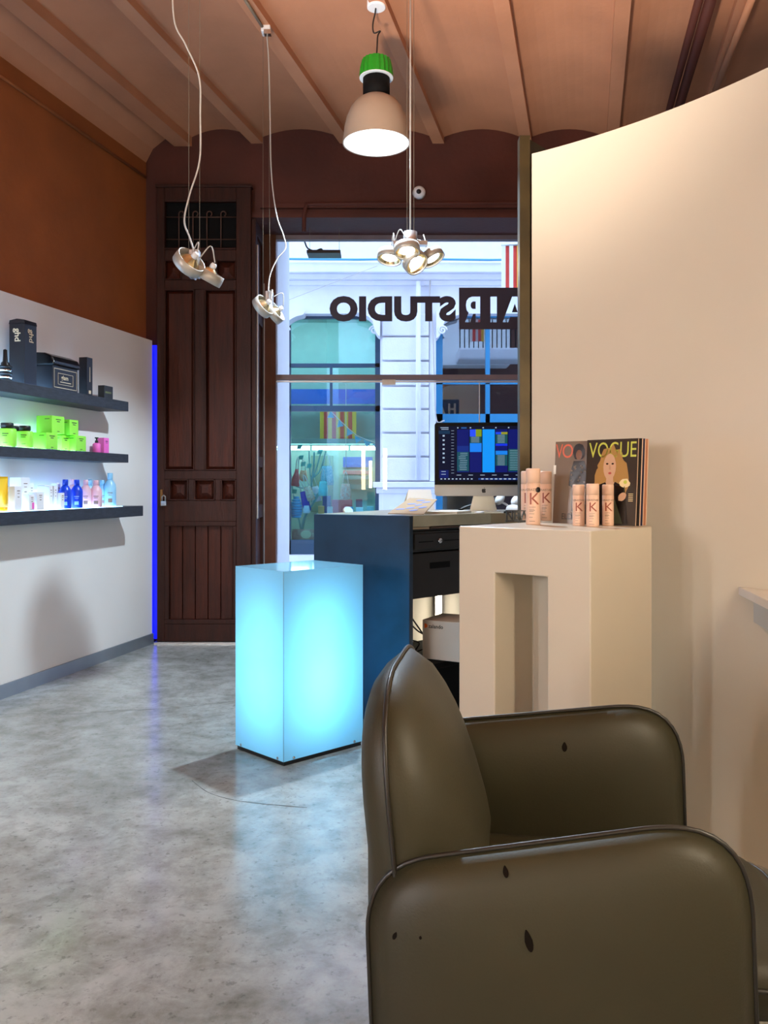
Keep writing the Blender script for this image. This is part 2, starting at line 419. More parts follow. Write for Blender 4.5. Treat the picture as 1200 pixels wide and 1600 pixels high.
MB().box(gx(433), FX1, YG - .005, YG + .005, gz(586), gz(376)).build('pane', M_glass, wo)
MB().box(gx(433), gx(597.5), YG - .005, YG + .005, 0.02, gz(598)).build('pane', M_glass, wo)
MB().box(gx(598.5), gx(748.5), YG - .005, YG + .005, 0.02, gz(598)).build('pane', M_glass, wo)
MB().box(gx(749.5), FX1, YG - .005, YG + .005, 0.02, gz(598)).build('pane', M_glass, wo)
MB().box(gx(748.2), gx(749.8), YG - .007, YG + .007, 0.02, gz(598)).build('glass_edge', M_alu, wo)
# dark filler between the doorway and the glazing, white jamb outside
fil = MB(); fil.box(FX0 - .01, gx(425), 6.40, 6.50, 0, LZ + .02)
struct(fil.build('trim_3', M_jambwood))
fil = MB(); fil.box(FX0, FX1, 6.41, 6.5, gz(362), LZ + .02); struct(fil.build('trim_4', M_jambwood))
jb = MB(); jb.prism([(-1.0, 6.5), (gx(432.5), 6.5), (-.795, 6.93), (-1.0, 6.93)], -.1, 4.6)
struct(jb.build('trim_5', M_whitejamb))
jb = MB(); jb.box(-1.0, 2.2, 6.5, 6.93, 3.24, 4.6); struct(jb.build('trim_6', M_whitejamb))
struct(slab('trim_7', [(FX0, 6.3), (FX1, 6.3), (FX1, 6.55), (FX0, 6.55)], -.02, .018, M_skirt))
struct(slab('trim_8', [(-1.66, 5.95), (FX0, 5.95), (FX0, 6.03), (-1.66, 6.03)], -.01, .012, M_steel))

# lettering on the glass, read from the street
M_vinyl = mat('dark_violet_vinyl', rgb(58, 50, 66), 0.55)
sg = thing('window_lettering', 'dark vinyl HAIR STUDIO lettering on the shop window, mirrored from inside', 'sign', (gx(690), YG - .012, gz(515)))
yv = YG - .012
Ms = basis((gx(712), yv, gz(503)), (1, 0, 0), (0, 0, 1))      # text is mirrored, it starts at the right and runs left
letter('STUDIO', Ms, .3, M_vinyl, sg, local=False, name='word', flip=True, fit=(gx(708) - gx(511), gz(463) - gz(503)), offset=.018, depth=.001, space=1.08)
# HAIR cut out of a dark panel
GL = {'R': (.72, [(0, 0), (.22, 0), (.22, .33), (.34, .33), (.49, 0), (.74, 0), (.56, .37), (.66, .47), (.70, .66), (.66, .84), (.55, .95), (.40, 1), (0, 1)], [(.22, .52), (.36, .52), (.44, .57), (.47, .66), (.44, .76), (.36, .81), (.22, .81)]),
      'I': (.22, [(0, 0), (.22, 0), (.22, 1), (0, 1)], None),
      'A': (1.0, [(0, 0), (.23, 0), (.31, .21), (.69, .21), (.77, 0), (1, 0), (.61, 1), (.39, 1)], [(.38, .39), (.62, .39), (.5, .73)]),
      'H': (.82, [(0, 0), (.22, 0), (.22, .40), (.60, .40), (.60, 0), (.82, 0), (.82, 1), (.60, 1), (.60, .59), (.22, .59), (.22, 1), (0, 1)], None)}
from mathutils.geometry import tessellate_polygon
loops = [[(717, 515), (872, 515), (872, 450), (717, 450)]]; isl = []
for g_, u0, u1 in (('R', 727, 750), ('I', 766, 776), ('A', 785, 823), ('H', 832, 860)):
    wd_, out_, in_ = GL[g_]; f_ = lambda p: (u1 - (u1 - u0) * p[0] / wd_, 504 - 40 * p[1])      # mirrored, seen from inside
    loops.append([f_(p) for p in out_])
    if in_: isl.append([f_(p) for p in in_])
mb = MB()
for grp_ in [loops] + [[q_] for q_ in isl]:
    P3 = [[Vector((gx(u), yv, gz(v))) for u, v in lp] for lp in grp_]; flat_ = [p for lp in P3 for p in lp]
    mb.add(flat_, [tuple(t_) for t_ in tessellate_polygon(P3)])
    for lp in P3:
        n_ = len(lp); mb.add(lp + [p + Vector((0, .002, 0)) for p in lp], [(i_, (i_ + 1) % n_, n_ + (i_ + 1) % n_, n_ + i_) for i_ in range(n_)])
me = mb.mesh('word_panel', M_vinyl)
link('word_panel', me, sg)

# ------------------------------------------------------------------ old carved door leaf, opened flat against the wall
YD = 5.97
def dx(u): return (u - 600) / F * YD
def dz(v): return H - (v - HV) / F * YD
door = thing('carved_door', 'tall dark walnut door leaf with iron grille, opened against the front wall', 'door', (dx(318), YD + .03, .012))
yf, yb = YD, YD + .055
def dbox(name, u0, u1, v0, v1, y0=yf, y1=yb, m=M_wood, bev=.004):
    return MB().box(dx(u0), dx(u1), y0, y1, max(dz(v1), .014), dz(v0)).build(name, m, door, bevel=bev)
dbox('stile', 245, 257, 292, 1006); dbox('stile', 369, 392, 292, 1006)
for v0, v1 in ((292, 312), (390, 406), (437, 452), (735, 749), (782, 815), (975, 1006)): dbox('rail', 257, 369, v0, v1)
dbox('muntin', 304, 320, 452, 735)
for u0, u1 in ((284, 297), (326, 338)): dbox('muntin', u0, u1, 406, 437)
for u0, u1 in ((257, 264), (294, 303), (336, 345)): dbox('muntin', u0, u1, 749, 782)
dbox('backing_board', 257, 369, 390, 1000, yf + .045, yb + .002, M_wood2, 0)
def raised(u0, u1, v0, v1, depth=.022, edge=.028):
    X0, X1, Z0, Z1 = dx(u0), dx(u1), dz(v1), dz(v0); y0 = yf + .042; mb = MB()
    o = [(X0, y0, Z0), (X1, y0, Z0), (X1, y0, Z1), (X0, y0, Z1)]
    i = [(X0 + edge, y0 - depth, Z0 + edge), (X1 - edge, y0 - depth, Z0 + edge), (X1 - edge, y0 - depth, Z1 - edge), (X0 + edge, y0 - depth, Z1 - edge)]
    mb.add(o + i, [(3, 2, 1, 0), (4, 5, 6, 7)] + [(k, (k + 1) % 4, 4 + (k + 1) % 4, 4 + k) for k in range(4)])
    mb.build('panel', M_wood2, door)
    s = .009; q = MB()
    for a, b, c, d in ((X0, X1, Z0, Z0 + s), (X0, X1, Z1 - s, Z1), (X0, X0 + s, Z0, Z1), (X1 - s, X1, Z0, Z1)): q.box(a, b, yf - .006, y0, c, d)
    q.build('moulding', M_wood, door, bevel=.003)
raised(257, 304, 452, 735); raised(320, 369, 452, 735)
for u0, u1 in ((257, 284), (297, 326), (338, 369)): raised(u0, u1, 406, 437, .03, .055)
for u0, u1 in ((264, 294), (303, 336), (345, 369)): raised(u0, u1, 749, 782, .03, .055)
for k in range(5):                        # boards of the bottom field
    u0 = 264 + k * 20.0; dbox('board', u0 + .6, u0 + 19.4, 822, 968, yf + .022, yf + .045, M_wood2, .003)
dbox('moulding', 257, 369, 815, 822, yf - .004, yf + .045); dbox('moulding', 257, 369, 968, 975, yf - .004, yf + .045)
dbox('moulding', 257, 264, 822, 968, yf - .004, yf + .045); dbox('moulding', 364, 369, 822, 968, yf - .004, yf + .045)
dbox('grille_void_sheet', 257, 369, 312, 390, yf + .048, yb, M_blackmat, 0)  # black sheet stands in for the shaded void behind the bars
for k in range(4):                        # iron grille with scrolled bars
    uc = 278 + k * 22.0; z0, z1 = dz(390), dz(332); x = dx(uc); path = [(x, yf + .03, z0), (x, yf + .03, z1)]
    path += [(x + .018 - .018 * math.cos(a), yf + .03, z1 + .018 * math.sin(a)) for a in [i * PI / 8 for i in range(1, 12)]]
    MB().tube(path, .0045, 6).build('grille_bar', M_iron, door)
for v in (337, 372): MB().tube([(dx(257), yf + .033, dz(v)), (dx(369), yf + .033, dz(v))], .004, 6).build('grille_bar', M_iron, door)
dbox('moulding', 257, 369, 312, 315, yf - .004, yf + .03); dbox('moulding', 257, 369, 387, 390, yf - .004, yf + .03)
MB().box(dx(251), dx(254.5), yf - .012, yf, dz(790), dz(765)).build('lock_plate', mat('aged_brass', rgb(150, 100, 50), .35, metal=.8, var=.2), door)
lk = MB(); lk.box(dx(253), dx(261), yf - .028, yf - .010, dz(790), dz(783))
lk.tube([(dx(254.5), yf - .02, dz(783)), (dx(254.5), yf - .02, dz(776)), (dx(257), yf - .02, dz(773.5)), (dx(259.5), yf - .02, dz(776)), (dx(259.5), yf - .02, dz(783))], .004, 6)
lk.build('padlock', M_steel, door)
# cornice of the leaf
dbox('cap', 243, 394, 288, 293, yf - .015, yb, M_wood)

# second, folded leaf inside the doorway
fl = thing('folded_door', 'narrow dark door leaf folded into the doorway beside the carved door', 'door', (-.945, 6.2, 0.0))
fx0, fx1 = FX0 + .003, FX0 + .035
def fbox(name, y0, y1, z0, z1, x0=fx0, x1=fx1, m=M_wood, bev=.003): return MB().box(x0, x1, y0, y1, z0, z1).build(name, m, fl, bevel=bev)
fbox('stile', 5.99, 6.06, .015, 3.08); fbox('stile', 6.33, 6.40, .015, 3.08)
for z0, z1 in ((.015, .2), (.9, 1.0), (1.28, 1.36), (2.35, 2.45), (2.98, 3.08)): fbox('rail', 6.06, 6.33, z0, z1)
for z0, z1 in ((.2, .9), (1.0, 1.28), (1.36, 2.35), (2.45, 2.98)): fbox('panel', 6.06, 6.33, z0, z1, fx0, fx0 + .014, M_wood2, 0)
fbox('edge_highlight_strip', 6.02, 6.035, .9, 2.9, fx1, fx1 + .012, M_steel)  # steel strips stand in for bright highlights along the leaf edges
fbox('edge_highlight_strip', 6.36, 6.37, .4, 2.7, fx1, fx1 + .01, M_steel)

# lintel pipe, cables and wall sensor
pp = MB(); pp.tube(curve_pts([at(475, 362, 6.0), at(476, 332, 6.0), at(481, 321, 6.0), at(500, 319, 6.0), at(700, 318, 6.0), at(830, 317, 6.0)], 6), .016, 8)
tag(pp.build('wall_pipe', M_fac), 'brown painted pipe running along the lintel above the shop window', 'pipe')
sn = thing('wall_sensor', 'small white round sensor on the wall above the shop window', 'sensor', at(655, 300, 6.0))
c = at(655, 300, 6.0); Mx = basis(c + Vector((0, .03, 0)), (1, 0, 0), (0, 0, 1))     # z axis points to the room
MB().lathe([(.047, 0), (.047, .022), (.040, .04), (.022, .05), (0, .052)], 24, Mx).build('housing', M_whitebox, sn)
MB().lathe([(.018, .047), (.015, .056), (0, .058)], 16, basis(c + Vector((-.004, .025, -.004)), (1, 0, 0), (0, 0, 1))).build('lens', M_black, sn)
cc = MB(); cc.tube([(sk(XL, Y) + .012, Y, 3.385) for Y in (3.0, 4.5, 6.0)], .011, 8)
tag(cc.build('wall_cable', M_wallbrown), 'thin painted cable along the top of the orange brown wall', 'cable')
def ceil_at(u, v, z): return at(u, v, (z - H) * F / (HV - v))
def zpath(pix, z): return [ceil_at(u, v, z) for u, v in pix]
for k, (pix, r, zz, lab, mm) in enumerate((
        (((383, 0), (415, 50)), .008, 3.63, 'thin ceiling cable ending at the bracket of the right twin spotlight', M_wire),
        (((775, -5), (787, 46)), .012, 3.66, 'short brown conduit on the ceiling above the window', M_ceil),
        (((1180, -15), (1118, 140)), .02, 3.62, 'rightmost brown conduit on the ceiling above the curved wall', M_ceil),
        (((1115, -15), (1066, 150), (1052, 200)), .03, 3.62, 'thick brown ceiling pipe beside the rightmost conduit', M_fac),
        (((1096, -15), (1046, 170), (1038, 210)), .022, 3.62, 'thinner brown ceiling pipe left of the thick one', M_fac))):
    tag(MB().tube(zpath(pix, zz), r, 8).build('ceiling_conduit', mm), lab, 'pipe')

# ------------------------------------------------------------------ street and the building across it
YO = 10.5
def ox(u, Y=YO): return (u - 600) / F * Y
def oz(v, Y=YO): return H - (v - HV) / F * Y
M_stucco = mat('white_stucco', rgb(225, 226, 232), 0.85, var=0.04, vscale=4, bump=0.5, bscale=60)
M_stuccosm = mat('smooth_white_render', rgb(222, 223, 230), 0.8, var=0.03)
M_teal = mat('teal_blue_shop_frame', rgb(30, 120, 165), 0.45)
M_tealdk = mat('dark_teal_frame', rgb(24, 62, 86), 0.45)
M_street = mat('grey_street_paving', rgb(150, 155, 160), 0.8, var=0.1, vscale=6)
struct(slab('floor_street', [(-12, 6.5), (12, 6.5), (12, 10.4), (-12, 10.4)], -.3, -.04, M_street))
struct(slab('floor_pavement', [(-12, 9.5), (12, 9.5), (12, 14), (-12, 14)], -.25, .02, mat('pale_pavement', rgb(185, 190, 196), .8, var=.06)))
bld = thing('opposite_building', 'white stucco building with pilasters and shop windows across the street', 'building', (0, YO, .02))
ZT = 6.5
LW0, LW1, RW0, RW1, WT = ox(438), ox(594), ox(681), ox(935), oz(490)
w = MB()
w.box(-9, LW0, YO, YO + .35, 0, ZT); w.box(LW1, RW0, YO, YO + .35, 0, ZT); w.box(RW1, 9, YO, YO + .35, 0, ZT); w.box(LW0, LW1, YO, YO + .35, WT, ZT); w.box(RW0, RW1, YO, YO + .35, WT, ZT)
w.box(LW0, LW1, YO, YO + .35, 0, oz(868)); w.box(RW0, RW1, YO, YO + .35, 0, oz(868))
w.build('wall', M_stuccosm, bld)
for z0, z1, d in ((oz(432), oz(417), .22), (oz(440), oz(432), .14), (oz(447), oz(440), .07)): MB().box(-9, 9, YO - d, YO, z0, z1).build('cornice', M_stuccosm, bld, bevel=.01)
vv = [490, 527, 565, 604, 640, 677, 714, 752]
for a, b in zip(vv[:-1], vv[1:]): MB().box(ox(597), ox(670), YO - .06, YO, oz(b - 1.4), oz(a + 1.4)).build('pilaster_block', M_stucco, bld, bevel=.012)
MB().box(ox(671), ox(681), YO - .03, YO, oz(752), oz(490)).build('pilaster_edge', M_stucco, bld)
MB().box(ox(583), ox(684), YO - .12, YO, oz(762), oz(753)).build('pilaster_base_cap', M_stuccosm, bld, bevel=.01)
MB().box(ox(588), ox(681), YO - .08, YO, oz(771), oz(762)).build('pilaster_base_cap', M_stuccosm, bld, bevel=.01)
MB().box(ox(592), ox(678), YO - .06, YO, .02, oz(771)).build('pilaster_base', M_stuccosm, bld)
def bracket(uc, s):        # scrolled corbel filling the corner of an opening
    cx, cz = ox(uc), oz(517); pts = []
    ctrl = [(0, 0), (.28, .0), (.30, -.05), (.20, -.08), (.10, -.15), (.07, -.26), (.03, -.33), (0, -.35)]
    poly = [(p.x, p.y) for p in curve_pts([(a, b, 0) for a, b in ctrl], 4)]
    Mb = basis((cx, YO - .05, WT + .02), (s, 0, 0), (0, 0, 1)); pr = MB().prism(poly, -.20, .05, Mb)
    ox_, oz_ = .075, -.25; sp = [(ox_ + .058 * (1 - k / 30) * math.cos(k * .42), oz_ + .058 * (1 - k / 30) * math.sin(k * .42), .06 if s > 0 else -.06) for k in range(28)]
    o = pr.build('scroll_bracket', M_stuccosm, bld)
    q = MB().tube([basis((cx, YO - .05, WT + .02), (s, 0, 0), (0, 0, 1)) @ Vector((p[0], p[1], .055 * s)) for p in sp], .012, 6)
    q.build('scroll', M_stuccosm, bld)
    return o
bracket(594, -1); bracket(681, 1); bracket(438, 1)
def owin(name, u0, u1, v0, v1, Y, m, d=.06): return MB().box(ox(u0), ox(u1), Y, Y + d, oz(v1), oz(v0)).build(name, m, bld)
YW = YO + .16
for a in ((438, 452, 490, 868), (586, 594, 490, 868), (438, 594, 565, 571), (438, 594, 488, 494), (438, 594, 845, 868), (514, 518, 571, 632), (438, 594, 632, 641)): owin('window_frame', *a, YW, M_tealdk)
MB().box(LW0, LW1, YW + .025, YW + .033, oz(868), WT).build('pane', M_shopglass, bld)
for a in ((681, 693, 490, 868), (761, 768, 490, 868), (845, 852, 490, 868), (928, 935, 490, 868), (681, 935, 488, 492), (681, 935, 645, 665), (681, 935, 840, 868), (681, 935, 592, 598)): owin('window_frame', *a, YW, M_teal)
MB().box(RW0, RW1, YW + .025, YW + .033, oz(868), WT).build('pane', M_shopglass2, bld)
MB().tube([(ox(653), YO - .11, oz(750)), (ox(653), YO - .11, oz(443))], .03, 10).build('drainpipe', M_stuccosm, bld)
MB().tube(curve_pts([(ox(673), YO - .07, oz(416)), (ox(671), YO - .07, oz(470)), (ox(675), YO - .07, oz(500)), (ox(678), YO - .07, oz(580)), (ox(681), YO - .07, oz(655)), (ox(694), YO - .07, oz(658))], 8), .009, 6).build('cable', M_whitecord, bld)
MB().tube([(ox(440), YO - .25, oz(413)), (ox(560), YO - .25, oz(414)), (ox(640), YO - .25, oz(413)), (ox(760), YO - .25, oz(414.5)), (ox(900), YO - .25, oz(413))], .014, 6).build('cable', mat('turquoise_cable', rgb(60, 150, 190), .5), bld)
MB().tube([(ox(452), YO - .3, oz(478)), (ox(590), YO - .3, oz(425))], .004, 5).build('cable', M_whitecord, bld)
# shop interior behind the windows
M_shopin = mat('pale_shop_wall', rgb(165, 195, 190), .8, var=.05); M_shopdk = mat('dim_shop_wall', rgb(70, 82, 92), .8, var=.1)
YI = 12.0
s_ = MB(); s_.box(-1.9, .1, YI, YI + .1, 0, 3.6); s_.box(-2.0, -1.9, YO + .35, YI, 0, 3.6); s_.box(.0, .1, YO + .35, YI, 0, 3.6); s_.box(-2, .1, YO + .35, YI, 3.5, 3.6); s_.box(-2, .1, YO + .35, YI, oz(868) - .05, oz(868))
s_.build('shop_room', M_shopin, bld)
s_ = MB(); s_.box(.55, 3.3, YI, YI + .1, 0, 3.6); s_.box(.50, .55, YO + .35, YI, 0, 3.6); s_.box(3.2, 3.3, YO + .35, YI, 0, 3.6); s_.box(.5, 3.3, YO + .35, YI, 3.5, 3.6); s_.box(.5, 3.3, YO + .35, YI, .1, .2)
s_.build('shop_room', M_shopdk, bld)
Y2 = 11.75
def px(u): return (u - 600) / F * Y2
def pz_(v): return H - (v - HV) / F * Y2
ss = thing('shop_shelf', 'pale teal shelf with tube lamps beneath in the shop across the street', 'shelf', (px(520), Y2, pz_(696)))
MB().box(px(430), px(600), Y2 - .25, YI, pz_(695), pz_(687)).build('board', mat('pale_teal_board', rgb(130, 170, 170), .6), ss)
for u0, u1 in ((440, 486), (490, 545), (549, 592)): MB().tube([(px(u0), Y2 - .2, pz_(701)), (px(u1), Y2 - .2, pz_(701))], .028, 8).build('tube_lamp', M_tubeshop, ss)
def flat_card(name, u0, u1, v0, v1, m, lab, cat, Y=Y2, d=.03, group=None):
    o = MB().box(ox(u0, Y), ox(u1, Y), Y, Y + d, oz(v1, Y), oz(v0, Y)).build(name, m); return tag(o, lab, cat, group)
M_red = mat('flag_red', rgb(225, 70, 60), .7); M_yel = mat('flag_yellow', rgb(245, 195, 60), .7); M_navy = mat('shop_blue', rgb(15, 95, 190), .5)
flat_card('blue_signboard', 436, 594, 608, 631, mat('bright_blue_panel', rgb(20, 105, 215), .5), 'bright blue panel high inside the left shop window across the street', 'panel')
flag = thing('striped_flag', 'red and yellow striped flag hung inside the shop across the street', 'flag', (px(527), Y2, pz_(687)))
for k in range(9): MB().box(px(500 + k * 6.3), px(500 + (k + 1) * 6.3), Y2 - .02 - .008 * (k % 2), Y2 - .005, pz_(686), pz_(643)).build('stripe', M_red if k % 2 else M_yel, flag)
of = thing('street_flag', 'red, yellow and white striped flag hanging outside at the top of the window', 'flag', at(805, 452, 9.0))
for k in range(7):
    a, b = at(784 + k * 6.0, 450, 9.0), at(790 + k * 6.0, 382, 9.0)
    MB().box(a.x, b.x, 9.0 + .015 * (k % 2), 9.02 + .015 * (k % 2), a.z, b.z).build('stripe', [M_paper, M_red, M_paper, M_red, M_yel][k % 5], of)
p = at(805, 382, 9.0); MB().tube([(p.x - .15, 9.01, p.z), (p.x + .25, 9.01, p.z)], .015, 8).build('pole', M_steel, of)
MB().tube([(p.x + .25, 9.01, p.z), (p.x + .25, 10.505, p.z)], .015, 8).build('bracket_arm', M_steel, of)
flat_card('blue_sign', 536, 582, 714, 730, M_navy, 'blue panel on the shop wall below the tube lamps', 'sign', YI - .05)
for k, (u0, u1, v0, v1, col, lab) in enumerate(((536, 582, 735, 741, (190, 120, 130), 'pink striped ledge on the shop wall below the blue panel'), (536, 582, 743, 749, (90, 130, 140), 'grey ledge on the shop wall just below the pink striped one'), (536, 582, 757, 764, (60, 120, 130), 'lowest dark teal ledge on the shop wall across the street'))):
    flat_card('wall_ledge', u0, u1, v0, v1, mat('ledge%d' % k, rgb(*col), .6), lab, 'ledge', YI - .12, .12)
o = flat_card('shop_cupboard', 486, 520, 712, 800, mat('shop_cupboard_green', rgb(110, 140, 130), .7), 'grey green cupboard at the back of the shop across the street', 'cupboard', YI - .06, .06)
for k in range(3):  # unseen lamps, added under the shop ceiling to brighten its interior
    o = MB().box(-1.6 + k * .55, -1.2 + k * .55, 11.1, 11.3, 3.44, 3.5).build('added_shop_lamp', emitter('added_shop_glow', (.75, .95, 1, 1), 22.0)); tag(o, ['left', 'middle', 'right'][k] + ' of three added lamps brightening the shop across the street', 'lamp', 'added lamps in the shop across the street')
YS = 10.95                              # display just behind the glass
def sxp(u): return (u - 600) / F * YS
def szp(v): return H - (v - HV) / F * YS
tb_ = thing('display_table', 'low display platform in the left shop window across the street', 'platform', (sxp(520), 11.1, oz(868)))
MB().box(sxp(494), sxp(592), 10.9, 11.6, oz(868), szp(803)).build('platform', mat('white_platform', rgb(190, 205, 205), .6), tb_)
wp = thing('floral_poster', 'floral picture panel at the foot of the left shop window', 'poster', at(474, 843, 10.86))
a, b = at(456, 843, 10.86), at(500, 827, 10.86)
MB().box(a.x, b.x, 10.86, 10.88, a.z, b.z).build('board', mat('floral_print', rgb(225, 205, 175), .7, var=.3, vscale=18, col2=rgb(200, 130, 120)), wp)
MB().prism([(.07 * math.cos(t), .055 * math.sin(t)) for t in [i * PI / 6 for i in range(12)]], 0, .006, basis(((a.x + b.x) / 2, 10.858, (a.z + b.z) / 2), (1, 0, 0), (0, 0, 1))).build('flower', mat('flower_print', rgb(240, 225, 180), .7), wp)
# bunting
M_teflag = mat('turquoise_bunting', rgb(50, 195, 225), .6)
bu = thing('bunting', 'string of turquoise triangle bunting across the left shop window', 'bunting', at(560, 690, 10.9))
bp_ = [(517, 648), (531, 662), (545, 675), (558, 686), (573, 692), (588, 697)]
MB().tube([at(u, v - 5, 10.9) for u, v in [(506, 640)] + bp_ + [(595, 699)]], .005, 5).build('string', M_paper, bu)
for i, (u, v) in enumerate(bp_):
    p = at(u, v, 10.9); M_ = basis(p, (math.cos(.2 * i), 0, math.sin(.2 * i)), (-math.sin(.2 * i), 0, math.cos(.2 * i)))
    MB().prism([(-.045, -.04), (.045, -.04), (0, .06)], -.004, .004, M_).build('pennant', M_teflag, bu)
# hanging bags and pouches on a branch
br = thing('bare_branch', 'tall bare branch standing in the left shop window', 'branch', at(476, 825, 11.05))
M_branch = mat('pale_teal_twig', rgb(120, 185, 190), .7)
for pth, r in (([(470, 866), (472, 826), (480, 800), (496, 775), (507, 755)], .02), ([(480, 800), (486, 760), (490, 730), (491, 706)], .012), ([(488, 750), (495, 730), (502, 704)], .009), ([(488, 748), (500, 735), (509, 705)], .009),
               ([(487, 755), (484, 735), (483, 705)], .008), ([(470, 826), (466, 805), (464, 780)], .011), ([(496, 775), (480, 765), (462, 760)], .009), ([(462, 790), (457, 765), (454, 735)], .009)):
    MB().tube(curve_pts([at(u, v, 11.05) for u, v in pth], 4), r, 6).build('twig', M_branch, br)
for u, v in ((470, 715), (468, 698), (500, 706), (483, 728), (460, 768), (474, 725)):
    p = at(u, v, 11.0); MB().prism([(-.05, 0), (0, -.035), (.05, 0), (0, .035)], -.003, .003, basis(p, (.8, .1, .6), (-.6, .1, .8))).build('leaf', mat('teal_leaf', rgb(70, 190, 180), .6), br)
def bag(u, v0, v1, wpx, col, lab, Y=10.9, tilt=0.0, mm=None, handle=True, taper=.72):
    c = at(u, v1, Y); h = (v1 - v0) / F * Y; wd = wpx / F * Y / 2
    t = thing('fabric_bag', lab, 'bag', c, 0, 'bags in the shop window display')
    M_ = Matrix.Translation(c + Vector((0, 0, h))) @ Matrix.Rotation(tilt, 4, 'Y') @ Matrix.Translation(Vector((0, 0, -h)))
    mb = MB(); rings = []
    for k, (fz, fw, fd) in enumerate(((0, .86, .3), (.06, 1, .8), (.4, 1.0, 1), (.8, taper + .1, .6), (1, taper, .12))):
        rings.append([(sx * wd * fw * q, sy * .045 * fd, fz * h) for sx, sy, q in ((-1, 0, 1), (-1, -1, .8), (1, -1, .8), (1, 0, 1), (1, 1, .8), (-1, 1, .8))])
    vs = [M_ @ Vector(p) for r in rings for p in r]; fs = [tuple(range(5, -1, -1)), tuple(24 + k for k in range(6))]
    for i in range(4):
        for k in range(6): fs.append((i * 6 + k, i * 6 + (k + 1) % 6, i * 6 + 6 + (k + 1) % 6, i * 6 + 6 + k))
    mb.add(vs, fs, 0, True); mb.build('pouch', mm or mat('bag_%d_%d_%d' % col, rgb(*col), .8, var=.15, vscale=20), t)
    if handle:
        MB().tube([M_ @ Vector(q) for q in ((-wd * taper * .7, 0, h), (-wd * .25, 0, h + .13), (0, 0, h + .16), (wd * .25, 0, h + .13), (wd * taper * .7, 0, h))], .006, 6).build('handle', M_paper, t)
    return t
def patt(nm, a, b, sc): return mat(nm, rgb(*a), .8, vscale=sc, col2=rgb(*b))
bag(540, 756, 781, 18, (0, 0, 0), 'pale floral tote bag hanging alone from a long string', mm=patt('floral_tote', (240, 235, 225), (235, 160, 140), 40))
MB_s = MB().tube([at(540.5, 600, 10.9), at(540.5, 741, 10.9)], .004, 5).build('hanging_string', M_paper); tag(MB_s, 'long white string carrying the floral tote bag in the shop window', 'string')
bag(464, 733, 760, 13, (245, 110, 110), 'coral red pouch hanging at the left of the shop window display', tilt=.1, taper=.4)
bag(474, 735, 752, 13, (240, 190, 160), 'peach floral pouch behind the coral red pouch', Y=11.2, mm=patt('peach_floral', (240, 210, 180), (235, 150, 130), 40))
bag(480, 760, 783, 13, (245, 225, 195), 'cream patterned pouch hanging below the peach pouch', Y=10.82, tilt=-.3, mm=patt('cream_floral', (245, 232, 205), (230, 170, 140), 45))
bag(492, 760, 784, 13, (205, 205, 225), 'lilac white pouch hanging right of the cream pouch', Y=11.2, tilt=-.2)
bag(511, 728, 758, 21, (255, 255, 255), 'turquoise and white checked bag hanging highest in the display', mm=patt('checked_bag', (225, 250, 250), (40, 190, 205), 55))
bag(505, 752, 775, 15, (120, 225, 225), 'pale turquoise pouch hanging under the checked bag', Y=10.79)
bag(473, 768, 800, 12, (25, 70, 180), 'dark blue trouser shaped pouch hanging low at the left', tilt=-.25, Y=10.85)
bag(479, 790, 802, 11, (215, 235, 245), 'small white printed pouch hanging below the dark blue one', Y=10.8, handle=False)
lant = thing('paper_lantern', 'turquoise ribbed lantern hanging low at the left of the shop window', 'lantern', at(463, 808, 10.85))
M_lan = mat('turquoise_paper', rgb(50, 190, 235), .6)
for k in range(8):
    p = at(463, 807 - k * 4.2, 10.85); r = .075 * math.sin(PI * (.28 + k * .083)) + .008
    MB().lathe([(r * .9, -.016), (r, 0), (r * .9, .016)], 16, Matrix.Translation(p)).build('rib', M_lan, lant)
# boxes and trinkets on the platform
for u0, u1, v0, col, lab in ((518, 550, 781, (200, 90, 120), 'raspberry pink box on the shop window platform'), (504, 516, 775, (30, 100, 170), 'blue carton standing left of the raspberry pink box'),
        (497, 506, 791, (225, 175, 110), 'small tan box at the left of the window platform'), (539, 552, 792, (60, 190, 230), 'turquoise card box in front of the raspberry pink box'),
        (556, 567, 793, (235, 240, 240), 'white card box between the turquoise boxes on the platform'), (573, 584, 791, (180, 225, 230), 'pale blue box at the right of the window platform'),
        (511, 519, 792, (170, 190, 190), 'grey white box right of the small tan box'), (556, 566, 780, (150, 60, 90), 'small dark pink box on the rear of the platform')):
    Y = 11.0 if v0 > 785 else 11.3
    o = MB().box((u0 - 600) / F * Y, (u1 - 600) / F * Y, Y, Y + .12, szp(803), H - (v0 - HV) / F * Y).build('trinket_box', mat('trinket_%d_%d_%d' % col, rgb(*col), .6), bevel=.004)
    tag(o, lab, 'box', 'boxes on the shop window platform')
